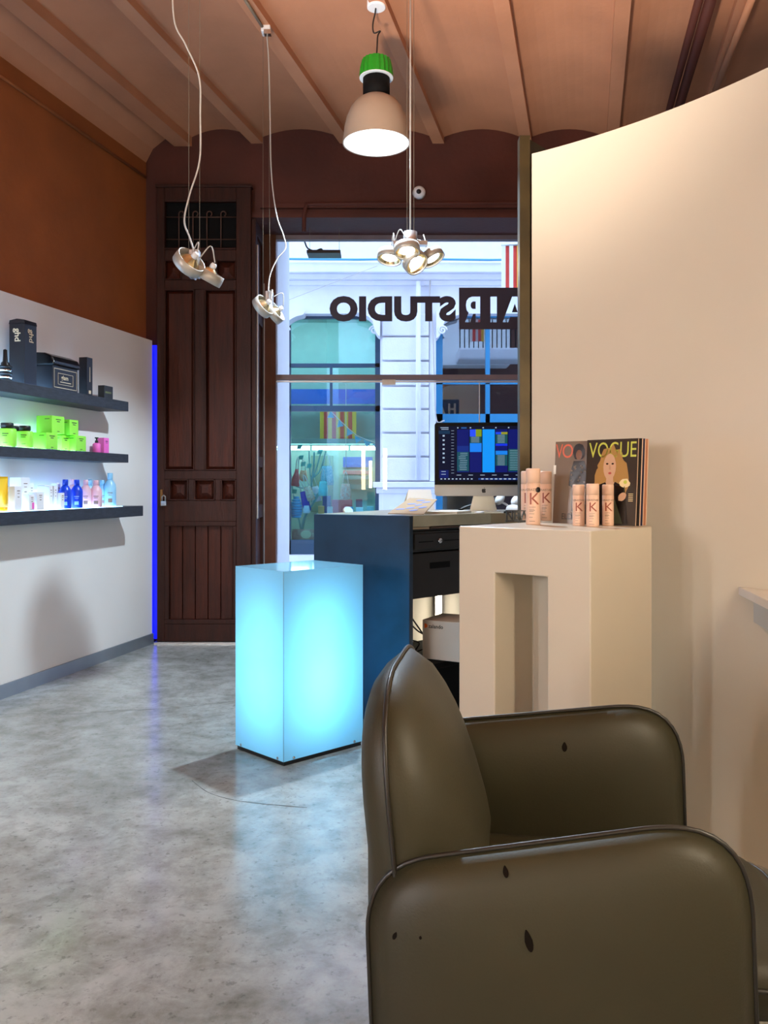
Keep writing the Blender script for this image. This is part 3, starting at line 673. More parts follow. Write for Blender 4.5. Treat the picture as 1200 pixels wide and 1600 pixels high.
# balcony on our own side of the street, seen only as a reflection in the glass opposite
bal = thing('balcony', 'iron railed balcony with plants reflected in the right shop window across the street', 'balcony', (2.1, 7.0, 3.3))
MB().box(1.25, 3.1, 6.93, 7.5, 3.25, 3.45).build('slab', M_stuccosm, bal, bevel=.03)
for k in range(24): MB().tube([(1.28 + k * .078, 7.46, 3.45), (1.28 + k * .078, 7.46, 4.35)], .009, 6).build('rail_bar', M_blackmat, bal)
MB().tube([(1.27, 7.46, 4.36), (3.09, 7.46, 4.36)], .018, 6).build('handrail', M_blackmat, bal)
struct(MB().box(-8, 12, 6.5, 6.6, 4.3, 6.3).build('wall_upper_front', mat('brown_grey_render', rgb(120, 96, 84), .8, var=.1)))
rnd = random.Random(3)
for k in range(8):
    x = 1.45 + k * .2; mb = MB()
    for j in range(26):
        p = Vector((x + rnd.uniform(-.12, .12), 7.35 + rnd.uniform(-.1, .16), 4.15 + rnd.uniform(-.1, .4))); d = Vector((rnd.uniform(-1, 1), rnd.uniform(-1, 1), rnd.uniform(-.6, 1))).normalized(); s2 = d.orthogonal().normalized()
        mb.add([p, p + d * .05 + s2 * .014, p + d * .13, p + d * .05 - s2 * .014], [(0, 1, 2, 3)])
    mb.build('plant', mat('balcony_plant', rgb(110, 170, 60), .6), bal)

# ------------------------------------------------------------------ shelves on the display wall
ANG = -math.atan(SH)                     # things stand parallel to the slanting wall
def shelf(z0, z1, Yend, lab, lend=.42):
    t = thing('wall_shelf', lab, 'shelf', (pan(.1, 4.2), 4.2, z0), 0, 'charcoal shelves on the white display wall')
    Y0 = 2.7
    MB().prism([(pan(0, Y0), Y0), (pan(.19, Y0), Y0), (pan(.19, Yend), Yend), (pan(0, Yend), Yend)], z0, z1).build('board', M_shelf, t, bevel=.003)
    MB().prism([(pan(.006, Y0 + .05), Y0 + .05), (pan(.165, Y0 + .05), Y0 + .05), (pan(.165, Yend - lend), Yend - lend), (pan(.006, Yend - lend), Yend - lend)], z1 - .004, z1 + .0015).build('light_inlay', M_led, t)
    return t
Z1, Z2, Z3 = 1.6835, 1.3455, 1.0105
shelf(1.62, 1.682, 5.32, 'top charcoal shelf on the white display wall, holding black boxes')
shelf(1.29, 1.344, 5.32, 'middle charcoal shelf on the white display wall, holding lime green boxes')
shelf(.941, 1.009, 5.496, 'lowest and longest charcoal shelf on the white display wall, holding bottles', .2)
def spot(u, d=.11):                      # where on a shelf a thing shows at column u, d metres out from the wall
    k = PX + d - SH * 6.0
    Y = -k * F / ((600 - u) + SH * F)
    return (pan(d, Y), Y)
def box_thing(name, lab, u, d, z, w, dep, h, m, cat='box', group=None, turn=0.0, bev=.002):
    x, y = spot(u, d); t = thing(name, lab, cat, (x, y, z), ANG + turn, group)
    MB().box(-dep / 2, dep / 2, -w / 2, w / 2, 0, h).build('carton', m, t, local=True, bevel=bev)
    return t
def face_end(w, z, s=1): return basis((0, -w / 2 - .0008, z), (1, 0, 0), (0, 0, 1))        # the side that looks to the camera
def face_room(dep, z): return basis((dep / 2 + .0008, 0, z), (0, 1, 0), (0, 0, 1))         # the side that looks into the room
def prints(t, M_, lines, m=M_ink, name='print'):      # small lines of print: (x, y, width, height)
    mb = MB()
    for x, y, w, h in lines: mb.box(x - w / 2, x + w / 2, y, y + h, 0, .0006, M_)
    o = mb.build(name, m, t, local=True); o['kind'] = 'stuff'; return o
# --- top shelf
t = box_thing('gift_box', 'tall near black box printed with upside down pale letters on the top shelf', 36, .10, Z1, .10, .095, .325, M_navybox, group='black boxes on the top shelf')
MB().prism([(-.05, .325), (.05, .325), (.045, .345), (0, .352), (-.045, .345)], -.05, .05, basis((0, 0, 0), (1, 0, 0), (0, 0, 1))).build('lid', M_navybox, t, local=True)
R180 = Matrix.Rotation(PI, 4, 'Z')
letter('ghd', face_end(.10, .265) @ Matrix.Rotation(-PI / 2, 4, 'Z') @ Matrix.Translation((-.035, -.012, 0)), .05, M_gold, t, offset=.001)
letter('ghd', face_room(.095, .265) @ Matrix.Rotation(-PI / 2, 4, 'Z') @ Matrix.Translation((-.035, -.012, 0)), .05, M_gold, t, offset=.001)
x, y = spot(88, .10); t = thing('gift_bag', 'black ribboned gift case with pale label on the top shelf', 'gift case', (x, y, Z1), ANG, 'black boxes on the top shelf')
MB().box(-.06, .06, -.115, .115, 0, .135).build('case', M_navybox, t, local=True, bevel=.003)
M_satin = mat('black_satin', rgb(14, 14, 17), .25)
fl_ = MB(); sec = [(-.075, .135), (.068, .135), (.075, .15), (.06, .185), (.01, .205), (-.06, .21), (-.078, .17)]
fl_.prism(sec, -.125, .125, basis((0, 0, 0), (1, 0, 0), (0, 0, 1))); fl_.build('folded_flap', M_satin, t, local=True, bevel=.01)
for k in (): MB().lathe([(.0, -.05), (.022, -.045), (.03, 0), (.022, .045), (0, .05)], 14, basis((0, k * .07, .205), (1, 0, 0), (0, .2, 1)) @ Matrix.Rotation(PI / 2, 4, 'X') ).build('bow_loop', M_satin, t, local=True)
fr = MB()
for a, b, c, d in ((-.105, .105, .012, .015), (-.105, .105, .117, .12), (-.105, -.103, .012, .12), (.103, .105, .012, .12), (-.07, .07, .032, .034), (-.07, .07, .094, .096), (-.07, -.068, .032, .096), (.068, .07, .032, .096)):
    fr.box(a, b, c, d, 0, .0008, face_room(.12, 0))
fr.build('label_frame', M_gold, t, local=True)
letter('glam', face_room(.12, .062) @ Matrix.Translation((-.04, 0, .0004)), .035, M_gold, t, offset=.0005)
prints(t, face_room(.12, 0), [(0, .045, .10, .004)], M_gold)
t = box_thing('slim_box', 'tall slim black box with a small white mark on the top shelf', 134, .09, Z1, .06, .055, .238, M_navybox, group='black boxes on the top shelf')
prints(t, face_room(.055, 0), [(0, .018, .022, .02), (0, .09, .006, .09)], M_gold)
t = box_thing('small_box', 'small flat charcoal box at the right end of the top shelf', 165, .10, Z1, .10, .045, .088, mat('charcoal_carton', rgb(44, 48, 52), .4), group='black boxes on the top shelf')
prints(t, face_room(.045, 0), [(-.01, .04, .06, .012), (.012, .042, .03, .008)], mat('sage_print', rgb(120, 130, 90), .6))
MB().box(-.0226, .0226, .046, .0505, 0, .0885).build('edge_band', M_whitebox, t, local=True)
x, y = spot(8, .10); t = thing('hair_roller_brush', 'silver ribbed hair brush roll at the left end of the top shelf', 'brush', (x, y, Z1), ANG)
for k in range(5): MB().lathe([(.03, 0), (.036, .006), (.036, .010), (.03, .016)], 18, Matrix.Translation((0, 0, k * .018))).build('ring', M_chrome if k % 2 else M_black, t, local=True)
MB().lathe([(.022, 0), (.022, .10), (.012, .11), (.010, .17), (0, .175)], 16).build('core', M_black, t, local=True)
# --- middle shelf
def jar(u, d, lab, r=.042, h=.09):
    x, y = spot(u, d); t = thing('green_jar', lab, 'jar', (x, y, Z2), 0, 'lime green jars on the middle shelf')
    MB().lathe([(r * .96, 0), (r, .006), (r, h - .006), (r * .92, h)], 28).build('jar_body', M_green, t, local=True)
    MB().lathe([(r * .62, h), (r * .62, h + .004), (r * .7, h + .006), (r * .7, h + .026), (r * .64, h + .03)], 24).build('lid', M_black, t, local=True)
    Mj = Matrix.Rotation(.25, 4, 'Z') @ basis((0, -r - .0005, 0), (1, 0, 0), (0, 0, 1)); prints(t, Mj, [(0, .066, .03, .004), (-.003, .056, .024, .003), (.0, .02, .02, .002)])
jar(11, .12, 'lime green jar with black lid at the left end of the middle shelf', .046, .095); jar(25, .045, 'lime green jar half hidden between two others on the middle shelf', .033, .092); jar(39, .12, 'lime green jar with black lid nearest the green cartons')
def gbox(u, d, z, w, h, lab):
    t = box_thing('green_carton', lab, u, d, z, w, .1, h, M_green, group='lime green cartons on the middle shelf')
    prints(t, face_room(.1, 0), [(0, h * .78, .045, .004), (0, h * .66, .025, .004), (0, h * .1, .02, .003)])
    prints(t, face_end(w, 0), [(.02, h * .8, .03, .003)])
gbox(69, .12, Z2, .10, .092, 'lime green carton at the bottom left of the pile'); gbox(91, .075, Z2, .075, .088, 'lime green carton at the bottom middle of the pile'); gbox(115, .12, Z2, .10, .09, 'lime green carton at the bottom right of the pile')
gbox(79, .10, Z2 + .093, .115, .098, 'larger lime green carton on top of the pile'); gbox(104, .10, Z2 + .091, .085, .09, 'smaller lime green carton on top of the pile')
x, y = spot(151, .13); t = thing('pink_bottle', 'pink pump bottle with black top on the middle shelf', 'bottle', (x, y, Z2))
MB().lathe([(.022, 0), (.024, .004), (.024, .05), (.018, .058), (.009, .06)], 20).build('bottle_body', M_pink, t, local=True)
MB().lathe([(.010, .06), (.010, .074), (.005, .076), (.005, .086), (.012, .088), (.011, .094), (0, .095)], 14).build('pump', M_black, t, local=True)
t = box_thing('pink_carton', 'pink carton behind the pink pump bottle', 161, .09, Z2, .055, .05, .098, M_pink); prints(t, face_room(.05, 0), [(0, .075, .025, .004), (0, .065, .018, .003)])
# --- lowest shelf
x, y = spot(3, .12); t = thing('amber_tube', 'amber yellow tube standing at the left end of the lowest shelf', 'tube', (x, y, Z3), ANG)
MB().lathe([(.026, 0), (.028, .004), (.028, .022)], 20).build('cap', M_amber, t, local=True)
mb = MB(); seg = 20; vs = []
for fz, rx, ry in ((.022, .03, .03), (.10, .033, .022), (.168, .036, .004), (.18, .036, .003)): vs += [(rx * math.cos(2 * PI * k / seg), ry * math.sin(2 * PI * k / seg), fz) for k in range(seg)]
mb.add(vs, [(i * seg + k, i * seg + (k + 1) % seg, (i + 1) * seg + (k + 1) % seg, (i + 1) * seg + k) for i in range(3) for k in range(seg)] + [tuple(range(seg - 1, -1, -1)), tuple(3 * seg + k for k in range(seg))], 0, True); mb.build('tube_body', M_amber, t, local=True)
for u, d, w, dep, h, lab in ((21, .13, .055, .06, .13, 'white carton next to the amber tube on the lowest shelf'), (31, .07, .075, .07, .178, 'tallest white carton standing on the lowest shelf'),
        (44, .06, .04, .045, .148, 'white and beige carton behind, right of the tallest white carton'), (45, .15, .045, .04, .085, 'low white carton with a pink print at the front of the lowest shelf'),
        (57, .14, .06, .05, .098, 'squat white carton right of the pink printed one'), (68, .08, .045, .05, .136, 'white carton with grey shaded side in the middle of the lowest shelf'),
        (75, .12, .028, .04, .132, 'thin white carton, left of the two slim ones'), (82, .12, .026, .04, .132, 'thin white carton, right of the two slim ones'),
        (87, .07, .035, .04, .148, 'white carton behind the two slim ones'), (93, .14, .035, .04, .092, 'small white carton next to the deep blue bottles')):
    t = box_thing('white_carton', lab, u, d, Z3, w, dep, h, M_whitebox, group='white cartons on the lowest shelf')
    prints(t, face_room(dep, 0), [(0, h * .8, w * .4, .004), (0, h * .7, w * .3, .003), (0, h * .55, w * .25, .004)], M_greyprint)
    if 'a pink print' in lab: prints(t, face_room(dep, 0), [(.008, h * .1, w * .4, h * .4)], M_pink, 'pink_print')
def bottle(u, d, h, r, m, lab, grp, z=Z3):
    x, y = spot(u, d); t = thing('shampoo_bottle', lab, 'bottle', (x, y, z), 0, grp); n = .30 * r * 1.25
    MB().lathe([(r * .93, 0), (r, h * .03), (r, h * .58), (r * .92, h * .66), (r * .6, h * .76), (r * .45, h * .80)], 26).build('bottle_body', m, t, local=True)
    MB().lathe([(r * .45, h * .80), (r * .46, h * .97), (r * .42, h)], 20).build('cap', m, t, local=True)
    Mj = Matrix.Rotation(.32, 4, 'Z') @ basis((0, -r - .0006, 0), (1, 0, 0), (0, 0, 1)); prints(t, Mj, [(0, h * .40, r * .8, .004), (0, h * .34, r * .6, .003), (0, h * .12, r * .7, h * .12)], M_palebottle if m is M_bluebottle else M_greyprint)
g = 'shampoo bottles on the lowest shelf'
bottle(102, .13, .168, .034, M_bluebottle, 'deep blue bottle, left of the pair on the lowest shelf', g); bottle(120, .13, .168, .034, M_bluebottle, 'deep blue bottle, right of the pair on the lowest shelf', g)
bottle(113, .06, .172, .03, M_pinkbottle, 'pale pink bottle behind the two deep blue bottles', g); bottle(134, .10, .168, .033, M_pinkbottle, 'pale pink bottle just right of the deep blue bottles', g)
bottle(150, .13, .166, .036, M_pinkbottle, 'foremost pale pink bottle between the pale blue ones', g); bottle(140, .05, .172, .03, M_palebottle, 'pale blue bottle behind the pale pink bottles', g)
bottle(160, .07, .168, .032, M_palebottle, 'pale blue bottle left of the tallest bottle', g); bottle(172, .12, .212, .037, M_palebottle, 'tallest pale blue bottle at the right end of the lowest shelf', g)

# ------------------------------------------------------------------ pendant lamp
def pendant(c, lab, power, col, glow, cordz=3.66, group=None):
    t = thing('pendant_lamp', lab, 'lamp', c, 0, group)
    R = .176; T = lambda z: Matrix.Translation(Vector(c) + Vector((0, 0, z)))
    out = [(R, 0), (R * .985, .02), (R * .95, .075), (R * .88, .13), (R * .76, .18), (R * .60, .215), (R * .42, .235)]
    inn = [(r - .006, z) for r, z in out[::-1]]
    prof = out + [(out[-1][0] - .02, .236)] + [(inn[0][0], .228)] + inn[1:] + [(R - .007, 0), (R, 0)]
    mb = MB(); mb.lathe(out, 40, T(0), 0, cap=False); mb.lathe([(max(r, .001), z) for r, z in [(.0, .228)] + inn], 40, T(0), 1, cap=False); mb.lathe([(R - .006, 0), (R, -.002), (R, 0)], 40, T(0), 0, cap=False)
    mb.build('shade', [M_shade, mat('white_enamel_inside', rgb(245, 246, 248), .35)], t)
    MB().lathe([(.07, .225), (.07, .335)], 28, T(0)).build('neck', M_blackmat, t)
    MB().lathe([(.088, .338), (.088, .342), (.073, .345)], 32, T(0)).build('collar', mat('pale_collar', rgb(225, 235, 240), .3), t)
    g = MB(); seg = 40; vs = []
    for r, z in ((.086, .343), (.086, .35), (.082, .39), (.072, .432), (.05, .44)):
        vs += [T(0) @ Vector(((r + (.003 if k % 2 else -.002)) * math.cos(2 * PI * k / seg), (r + (.003 if k % 2 else -.002)) * math.sin(2 * PI * k / seg), z)) for k in range(seg)]
    g.add(vs, [(i * seg + k, i * seg + (k + 1) % seg, (i + 1) * seg + (k + 1) % seg, (i + 1) * seg + k) for i in range(4) for k in range(seg)] + [tuple(4 * seg + k for k in range(seg))], 0, False)
    g.build('cap', M_greencap, t)
    top = cordz - c[2]
    cord = curve_pts([(0, 0, .44), (.004, 0, .50), (.008, 0, .56), (.02, 0, .585), (-.012, 0, .575), (-.018, 0, .62), (-.006, 0, .68), (0, 0, top)], 6)
    MB().tube([T(0) @ p for p in cord], .004, 6).build('cord', M_black, t)
    MB().tube([T(0) @ Vector((.012 * math.cos(a), 0, .445 + .012 * math.sin(a))) for a in [i * PI / 8 for i in range(16)]], .003, 6, closed=True).build('hook', M_steel, t)
    MB().lathe([(.045, top - .03), (.048, top - .028), (.048, top + .02)], 24, T(0)).build('ceiling_cup', M_whitebox, t)
    MB().lathe([(.001, .06), (.03, .065), (.045, .09), (.045, .12), (.03, .17), (.03, .228)], 20, T(0), cap=False).build('bulb', glow, t)
    l = lamp('lamp_light', 'SPOT', tuple(Vector(c) + Vector((0, 0, .05))), power, col, t, size=.05, aim=tuple(Vector(c) - Vector((0, 0, 1))), spot=math.radians(128), blend=.3)
    return t
pc = at(588, 224, 4.3)
pendant((pc.x, pc.y, pc.z), 'taupe dome pendant lamp with green cap, lit, hanging above the counter', 340, (.66, .84, 1.0), M_bulb)
def wall_tube(x, y, z0, z1, n, power, lab):
    n = Vector(n).normalized(); r = .04; L = power / (PI * 2 * PI * r * (z1 - z0))
    t = thing('mirror_and_fill_lamp', lab, 'lamp', (x, y, z0), 0, 'upright tube lamps beside the mirrors behind the viewer')  # holds the rear mirror pair and the added fill tubes
    p = Vector((x, y, 0)) + n * .09
    MB().tube([(p.x, p.y, z0), (p.x, p.y, z1)], r, 12).build('tube', emitter('mirror_and_fill_tube_%d' % int(power), (1.0, .76, .42, 1) if power < 40 else ((.92, .95, 1.0, 1) if power > 100 else (1.0, .86, .66, 1)), L), t)
    for z in (z0, z1): MB().lathe([(.045, -.02), (.045, .02)], 16, Matrix.Translation((p.x, p.y, z + (.02 if z == z1 else -.02)))).build('end_cap', M_chrome, t)
    Mb_ = basis((x, y, 0), (-n.y, n.x, 0), (0, 0, 1), n); MB().box(-.04, .04, z0 - .03, z1 + .03, .003, .04, Mb_).build('backing', M_alu, t)
wall_tube(-.40, YB, 1.05, 1.85, (0, 1, 0), 26, 'upright tube lamp left of the rear wall mirror')
wall_tube(.02, YB, 1.05, 1.85, (0, 1, 0), 26, 'upright tube lamp right of the rear wall mirror')
for f, lab, pw_ in ((3.35, 'added upright fill tube on the curved wall beside the styling chair', 65),):  # unseen tube, added to light the wall and chair
    x, y = arc(ta + dt * f); wall_tube(x, y, 1.2, 2.1, (ccx - x, ccy - y, 0), pw_, lab)
for y, lab in ((-.5, 'added upright fill tube on the left wall, nearest the viewer'), (-1.5, 'added upright fill tube in the middle of the left wall behind the viewer'), (-2.5, 'added upright fill tube on the left wall, nearest the rear wall')):  # unseen tubes, added to carry most of the room light
    wall_tube(sk(XL, y), y, 1.2, 2.1, (1, -SH, 0), 101, lab)

# ------------------------------------------------------------------ hanging spotlights
def ring_lamp(t, c, axis, R=.062, lit=False, yoke=None, m=M_spotgrey):
    a = Vector(axis).normalized(); x = a.orthogonal().normalized(); Mr = basis(c, x, a.cross(x), a)     # light leaves along +z
    o = MB().lathe([(R - .004, .02), (R, .02), (R + .001, 0), (R, -.022), (R - .004, -.022), (R - .006, 0), (R - .004, .02)], 36, Mr, cap=False).build('lamp_ring', m, t)
    MB().lathe([(R - .006, .012), (R * .75, -.004), (R * .4, -.026), (.014, -.034)], 32, Mr, cap=False).build('reflector', M_reflector, o)
    MB().lathe([(.013, -.03), (.013, -.048), (.009, -.056)], 16, Mr).build('lamp_base', M_whitebox, o)
    if lit: MB().lathe([(.001, .0085), (R * .55, .0085), (R * .62, .006)], 28, Mr).build('lens', M_lens, o)
    if yoke is not None:
        p0 = Vector(c) - a * .06; p1 = Vector(yoke); mid = (p0 + p1) / 2 - a * .03 + Vector((0, 0, .03))
        MB().tube(curve_pts([p0, mid, p1], 6), .0025, 6).build('lamp_wire', M_whitecord, t)
    return o
def twin_spot(u, v, Y, lab, rings, cord_px, wires, sc=1.0):
    c = at(u, v, Y); t = thing('twin_spotlight', lab, 'spotlight', c, 0, 'hanging spotlight clusters')
    hw = .020
    b = MB(); b.box(c.x - hw, c.x - .004, Y - hw, Y + hw, c.z - .06, c.z + .05); b.box(c.x - .004, c.x + .004, Y - hw - .006, Y + hw, c.z - .065, c.z + .052); b.box(c.x + .004, c.x + hw, Y - hw, Y + hw, c.z - .06, c.z + .05)
    b.build('housing', M_alu, t, bevel=.003)
    for (du, dv, dY, ax) in rings: ring_lamp(t, at(u + du, v + dv, Y + dY), ax, yoke=c + Vector((.02 if du > 0 else -.02, 0, .02)))
    MB().tube(curve_pts([at(a, b_, Y) for a, b_ in cord_px], 8), .0034, 8).build('power_cord', M_whitecord, t)
    for (a, b_), (a2, b2) in wires: MB().tube([at(a, b_, Y), at(a2, b2, Y)], .0009, 5).build('hanging_wire', M_wire, t)
    return t
def vtop(Y, z=3.67): return HV - (z - H) * F / Y
vt = vtop(3.3)
twin_spot(304, 411, 3.3, 'white twin ring spotlight hanging in front of the carved door', [(-9, 0, -.035, (-.68, .45, -.57)), (21, 20, .04, (-.5, .15, -.85))],
          [(303, 392), (296, 370), (288, 345), (296, 305), (312, 250), (313, 180), (311, 120), (290, 70), (272, 30), (270, -60), (272, vt)], [((295, 395), (295, vt)), ((312, 395), (312, vt))])
vt = vtop(4.5)
tw2 = twin_spot(421, 470, 4.5, 'bluish twin ring spotlight hanging beside the edge of the shop window', [(-10, 9, -.035, (-.77, .40, -.5)), (8, 19, .03, (-.8, .22, -.5))],
          [(419, 456), (422, 430), (433, 405), (446, 388), (443, 368), (432, 335), (424, 270), (422, 180), (420, 100), (416, vt + 6)], [((411, 460), (411, vt)), ((422, 460), (419, vt))])
bk = at(416, vt + 14, 4.5)
MB().box(bk.x - .025, bk.x + .025, 4.47, 4.53, bk.z - .015, bk.z + .02).build('ceiling_bracket', M_whitebox, tw2, bevel=.004)
MB().box(bk.x - .008, bk.x + .03, 4.46, 4.49, bk.z - .035, bk.z - .012).build('wire_clamp', M_chrome, tw2)
# four lamp cluster over the counter
Y3 = 4.1; c = at(641, 380, Y3); t = thing('quad_spotlight', 'four lamp ring spotlight cluster, lit, hanging over the counter', 'spotlight', c, 0, 'hanging spotlight clusters')
h_ = MB(); h_.lathe([(.034, -.06), (.034, .055)], 24, Matrix.Translation(c)); h_.box(c.x - .085, c.x + .085, Y3 - .02, Y3 + .02, c.z - .012, c.z + .008)
h_.build('housing', M_alu, t)
for u, v, dY, ax in ((609, 401, .04, (-.15, -.25, -1)), (636, 390, -.09, (.05, -.3, -1)), (649, 410, -.02, (.55, -.55, -.75)), (675, 402, .05, (.55, -.25, -1))):
    ring_lamp(t, at(u, v, Y3 + dY), ax, lit=True, yoke=c + Vector((.08 if u > 640 else -.08, 0, 0)))
MB().tube([(c.x, Y3, c.z + .05), (c.x + .001, Y3, 3.7)], .004, 8).build('power_cord', M_whitecord, t)
for du in (-.016, .018): MB().tube([(c.x + du, Y3, c.z + .05), (c.x + du, Y3, 3.7)], .0013, 5).build('hanging_wire', M_wire, t)
MB().lathe([(.05, 3.68), (.05, 3.74)], 20, Matrix.Translation((c.x, Y3, 0))).build('ceiling_cup', M_whitebox, t)
for ax, e in (((.75, -.55, -.75), 8), ((.05, -.3, -1), 10)):
    lamp('spot_light', 'SPOT', tuple(c + Vector((0, -.1, -.12))), e, (1.0, .86, .62), t, size=.03, aim=tuple(c + Vector((0, -.1, -.12)) + Vector(ax)), spot=math.radians(95), blend=.8)
ul = thing('added_uplighter', 'added uplighter on a slim steel stand behind the viewer, brightening the ceiling', 'lamp', (-.9, .55, 0))  # unseen lamp, added to brighten the ceiling
MB().lathe([(.15, 0), (.15, .012), (.02, .02), (.012, .03), (.012, .42)], 24, Matrix.Translation((-.9, .55, 0))).build('stand', M_steel, ul)
uc = Vector((-.9, .55, .5)); ua = (Vector((.45, 3.45, 3.72)) - uc).normalized()
ring_lamp(ul, uc, ua, R=.2, lit=True)
lamp('added_ceiling_fill', 'SPOT', tuple(uc + ua * .04), 1300, (1.0, .86, .74), ul, size=.22, aim=tuple(uc + ua * 2), spot=math.radians(47), blend=1.0)
# small dark fitting seen hanging beyond the glass edge
sf = thing('hanging_panel_lamp', 'flat dark panel lamp hanging inside the top left of the shop window', 'lamp', at(507, 397, 6.2))
a, b = at(481, 401, 6.2), at(533, 396, 6.2)
MB().box(a.x, b.x, 6.1, 6.25, a.z, b.z).build('panel', M_black, sf, bevel=.003)
MB().tube(curve_pts([at(476, 378, 6.2), at(481, 388, 6.2), at(492, 392, 6.2), at(502, 389, 6.2), at(505, 396, 6.2)], 5), .006, 6).build('cable', M_black, sf)
for u in (484, 530): MB().tube([at(u, 397, 6.2), at(u, 350, 6.2)], .0018, 5).build('hanging_wire', M_wire, sf)

# ------------------------------------------------------------------ glowing acrylic box
lb = thing('light_box', 'tall glowing pale blue acrylic box standing on the concrete floor', 'light box', (-.38, 3.35, 0))
P0 = Vector((-.381, 3.365 - .235, 0)); dl = Vector((-.735, .68, 0)).normalized(); dr = Vector((.735, .68, 0)).normalized()
A = Vector((-.382, 3.364 - .235, 0))
A = at(443, 1198, H * F / (1198 - HV)); A.z = 0
B = at(368, 1170, H * F / (1170 - HV)); B.z = 0
Dq = at(567, 1164, H * F / (1164 - HV)); Dq.z = 0
Eq = B + Dq - A
HB = H - (893 - HV) / F * A.y
q = [A, Dq, Eq, B]; z0 = .018
def up(p, z): return (p.x, p.y, z)
for i in range(4):
    a, b = q[i], q[(i + 1) % 4]; MB().quad(up(a, z0), up(b, z0), up(b, HB), up(a, HB)).build('side_panel', M_acrylic, lb, recalc=False)
MB().quad(up(q[0], HB), up(q[1], HB), up(q[2], HB), up(q[3], HB)).build('top_panel', M_acrylic, lb, recalc=False)
e_ = MB(); e_.tube([up(A, z0), up(A, HB)], .0012, 5); e_.build('corner_seam', mat('seam_grey', rgb(110, 140, 150), .5), lb)
ctr = (A + Dq + Eq + B) / 4
MB().prism([tuple((ctr + (p - ctr) * .97)[:2]) for p in q], 0.0, .018).build('base_plate', M_black, lb)
for a, b in ((A, B), (A, Dq)):
    for f in (.12, .88):
        p = a + (b - a) * f; n = (p - ctr).normalized(); MB().lathe([(.006, 0), (.006, .003), (0, .004)], 10, basis(up(p + n * .001, z0 + .008), (b - a), (0, 0, 1))).build('screw', M_steel, lb)
MB().lathe([(.02, .02), (.02, .12)], 14, Matrix.Translation(ctr)).build('lamp_holder', M_black, lb)
for zz_, e_ in ((.22, 3.2), (.36, 4.0), (.56, 2.7)): lamp('box_light', 'POINT', (ctr.x, ctr.y, zz_), e_, (.22, .66, 1.0), lb, size=.12)

# ------------------------------------------------------------------ white pedestal with a niche
def fl_pt(u, v, z): Y = (H - z) * F / (v - HV); return at(u, v, Y)
ZP = H - .15 * KW
PL, PCn, PR = fl_pt(717, 822, ZP), fl_pt(923, 830, ZP), fl_pt(1019, 822.5, ZP)
ped = thing('white_pedestal', 'cream white display pedestal with a tall niche, in front of the curved wall', 'pedestal', (PCn.x, PCn.y + .25, 0))
dL = (PL - PCn); wL = dL.length; dR = (PR - PCn); wR = dR.length
MPd = basis((PCn.x, PCn.y, 0), dL, dR, (0, 0, 1))     # local: x along the left face, y along the right face
sL = dL.normalized(); sR = dR.normalized()
def pedp(x, y, z): v = Vector((PCn.x, PCn.y, 0)) + sL * x + sR * y; return (v.x, v.y, z)
# niche columns at u=773..855 on the left face
def along(u):
    k = (u - 600) / F; return (PCn.x - k * PCn.y) / (k * sL.y - sL.x)
n0, n1 = along(855), along(773); zn = H - (898 - HV) / F * (PCn.y + sL.y * (n0 + n1) / 2)
nd = wR * .55
def pbox(mb, x0, x1, y0, y1, z0, z1):
    vs = [pedp(x, y, z) for z in (z0, z1) for y in (y0, y1) for x in (x0, x1)]
    mb.add(vs, [(0, 2, 3, 1), (4, 5, 7, 6), (0, 1, 5, 4), (2, 6, 7, 3), (0, 4, 6, 2), (1, 3, 7, 5)])
# one body: outline with the niche cut in, made as a frame loft
mb = MB()
outer = [(0, 0), (n0, 0), (n1, 0), (wL, 0), (wL, wR), (0, wR)]
vs = {}
def V(x, y, z):
    k = (round(x, 5), round(y, 5), round(z, 5))
    if k not in vs: vs[k] = len(mb.v); mb.v.append(pedp(x, y, z))
    return vs[k]
def Q(*pts): mb.f.append([V(*p) for p in pts]); mb.m.append(0); mb.s.append(False)
zb = .16
Q((0, 0, 0), (n0, 0, 0), (n0, 0, zb), (n0, 0, zn), (n0, 0, ZP), (0, 0, ZP)); Q((n1, 0, 0), (wL, 0, 0), (wL, 0, ZP), (n1, 0, ZP), (n1, 0, zn), (n1, 0, zb))
Q((n0, 0, 0), (n1, 0, 0), (n1, 0, zb), (n0, 0, zb)); Q((n0, 0, zn), (n1, 0, zn), (n1, 0, ZP), (n0, 0, ZP))
Q((n0, 0, zb), (n0, nd, zb), (n0, nd, zn), (n0, 0, zn)); Q((n1, 0, zb), (n1, 0, zn), (n1, nd, zn), (n1, nd, zb)); Q((n0, nd, zb), (n1, nd, zb), (n1, nd, zn), (n0, nd, zn))
Q((n0, 0, zb), (n1, 0, zb), (n1, nd, zb), (n0, nd, zb)); Q((n0, 0, zn), (n0, nd, zn), (n1, nd, zn), (n1, 0, zn))
Q((0, 0, 0), (0, 0, ZP), (0, wR, ZP), (0, wR, 0)); Q((wL, 0, 0), (wL, wR, 0), (wL, wR, ZP), (wL, 0, ZP)); Q((0, wR, 0), (0, wR, ZP), (wL, wR, ZP), (wL, wR, 0))
Q((0, 0, ZP), (n0, 0, ZP), (n1, 0, ZP), (wL, 0, ZP), (wL, wR, ZP), (0, wR, ZP)); Q((0, 0, 0), (0, wR, 0), (wL, wR, 0), (wL, 0, 0), (n1, 0, 0), (n0, 0, 0))
mb.build('pedestal_body', M_cream, ped, bevel=.004)

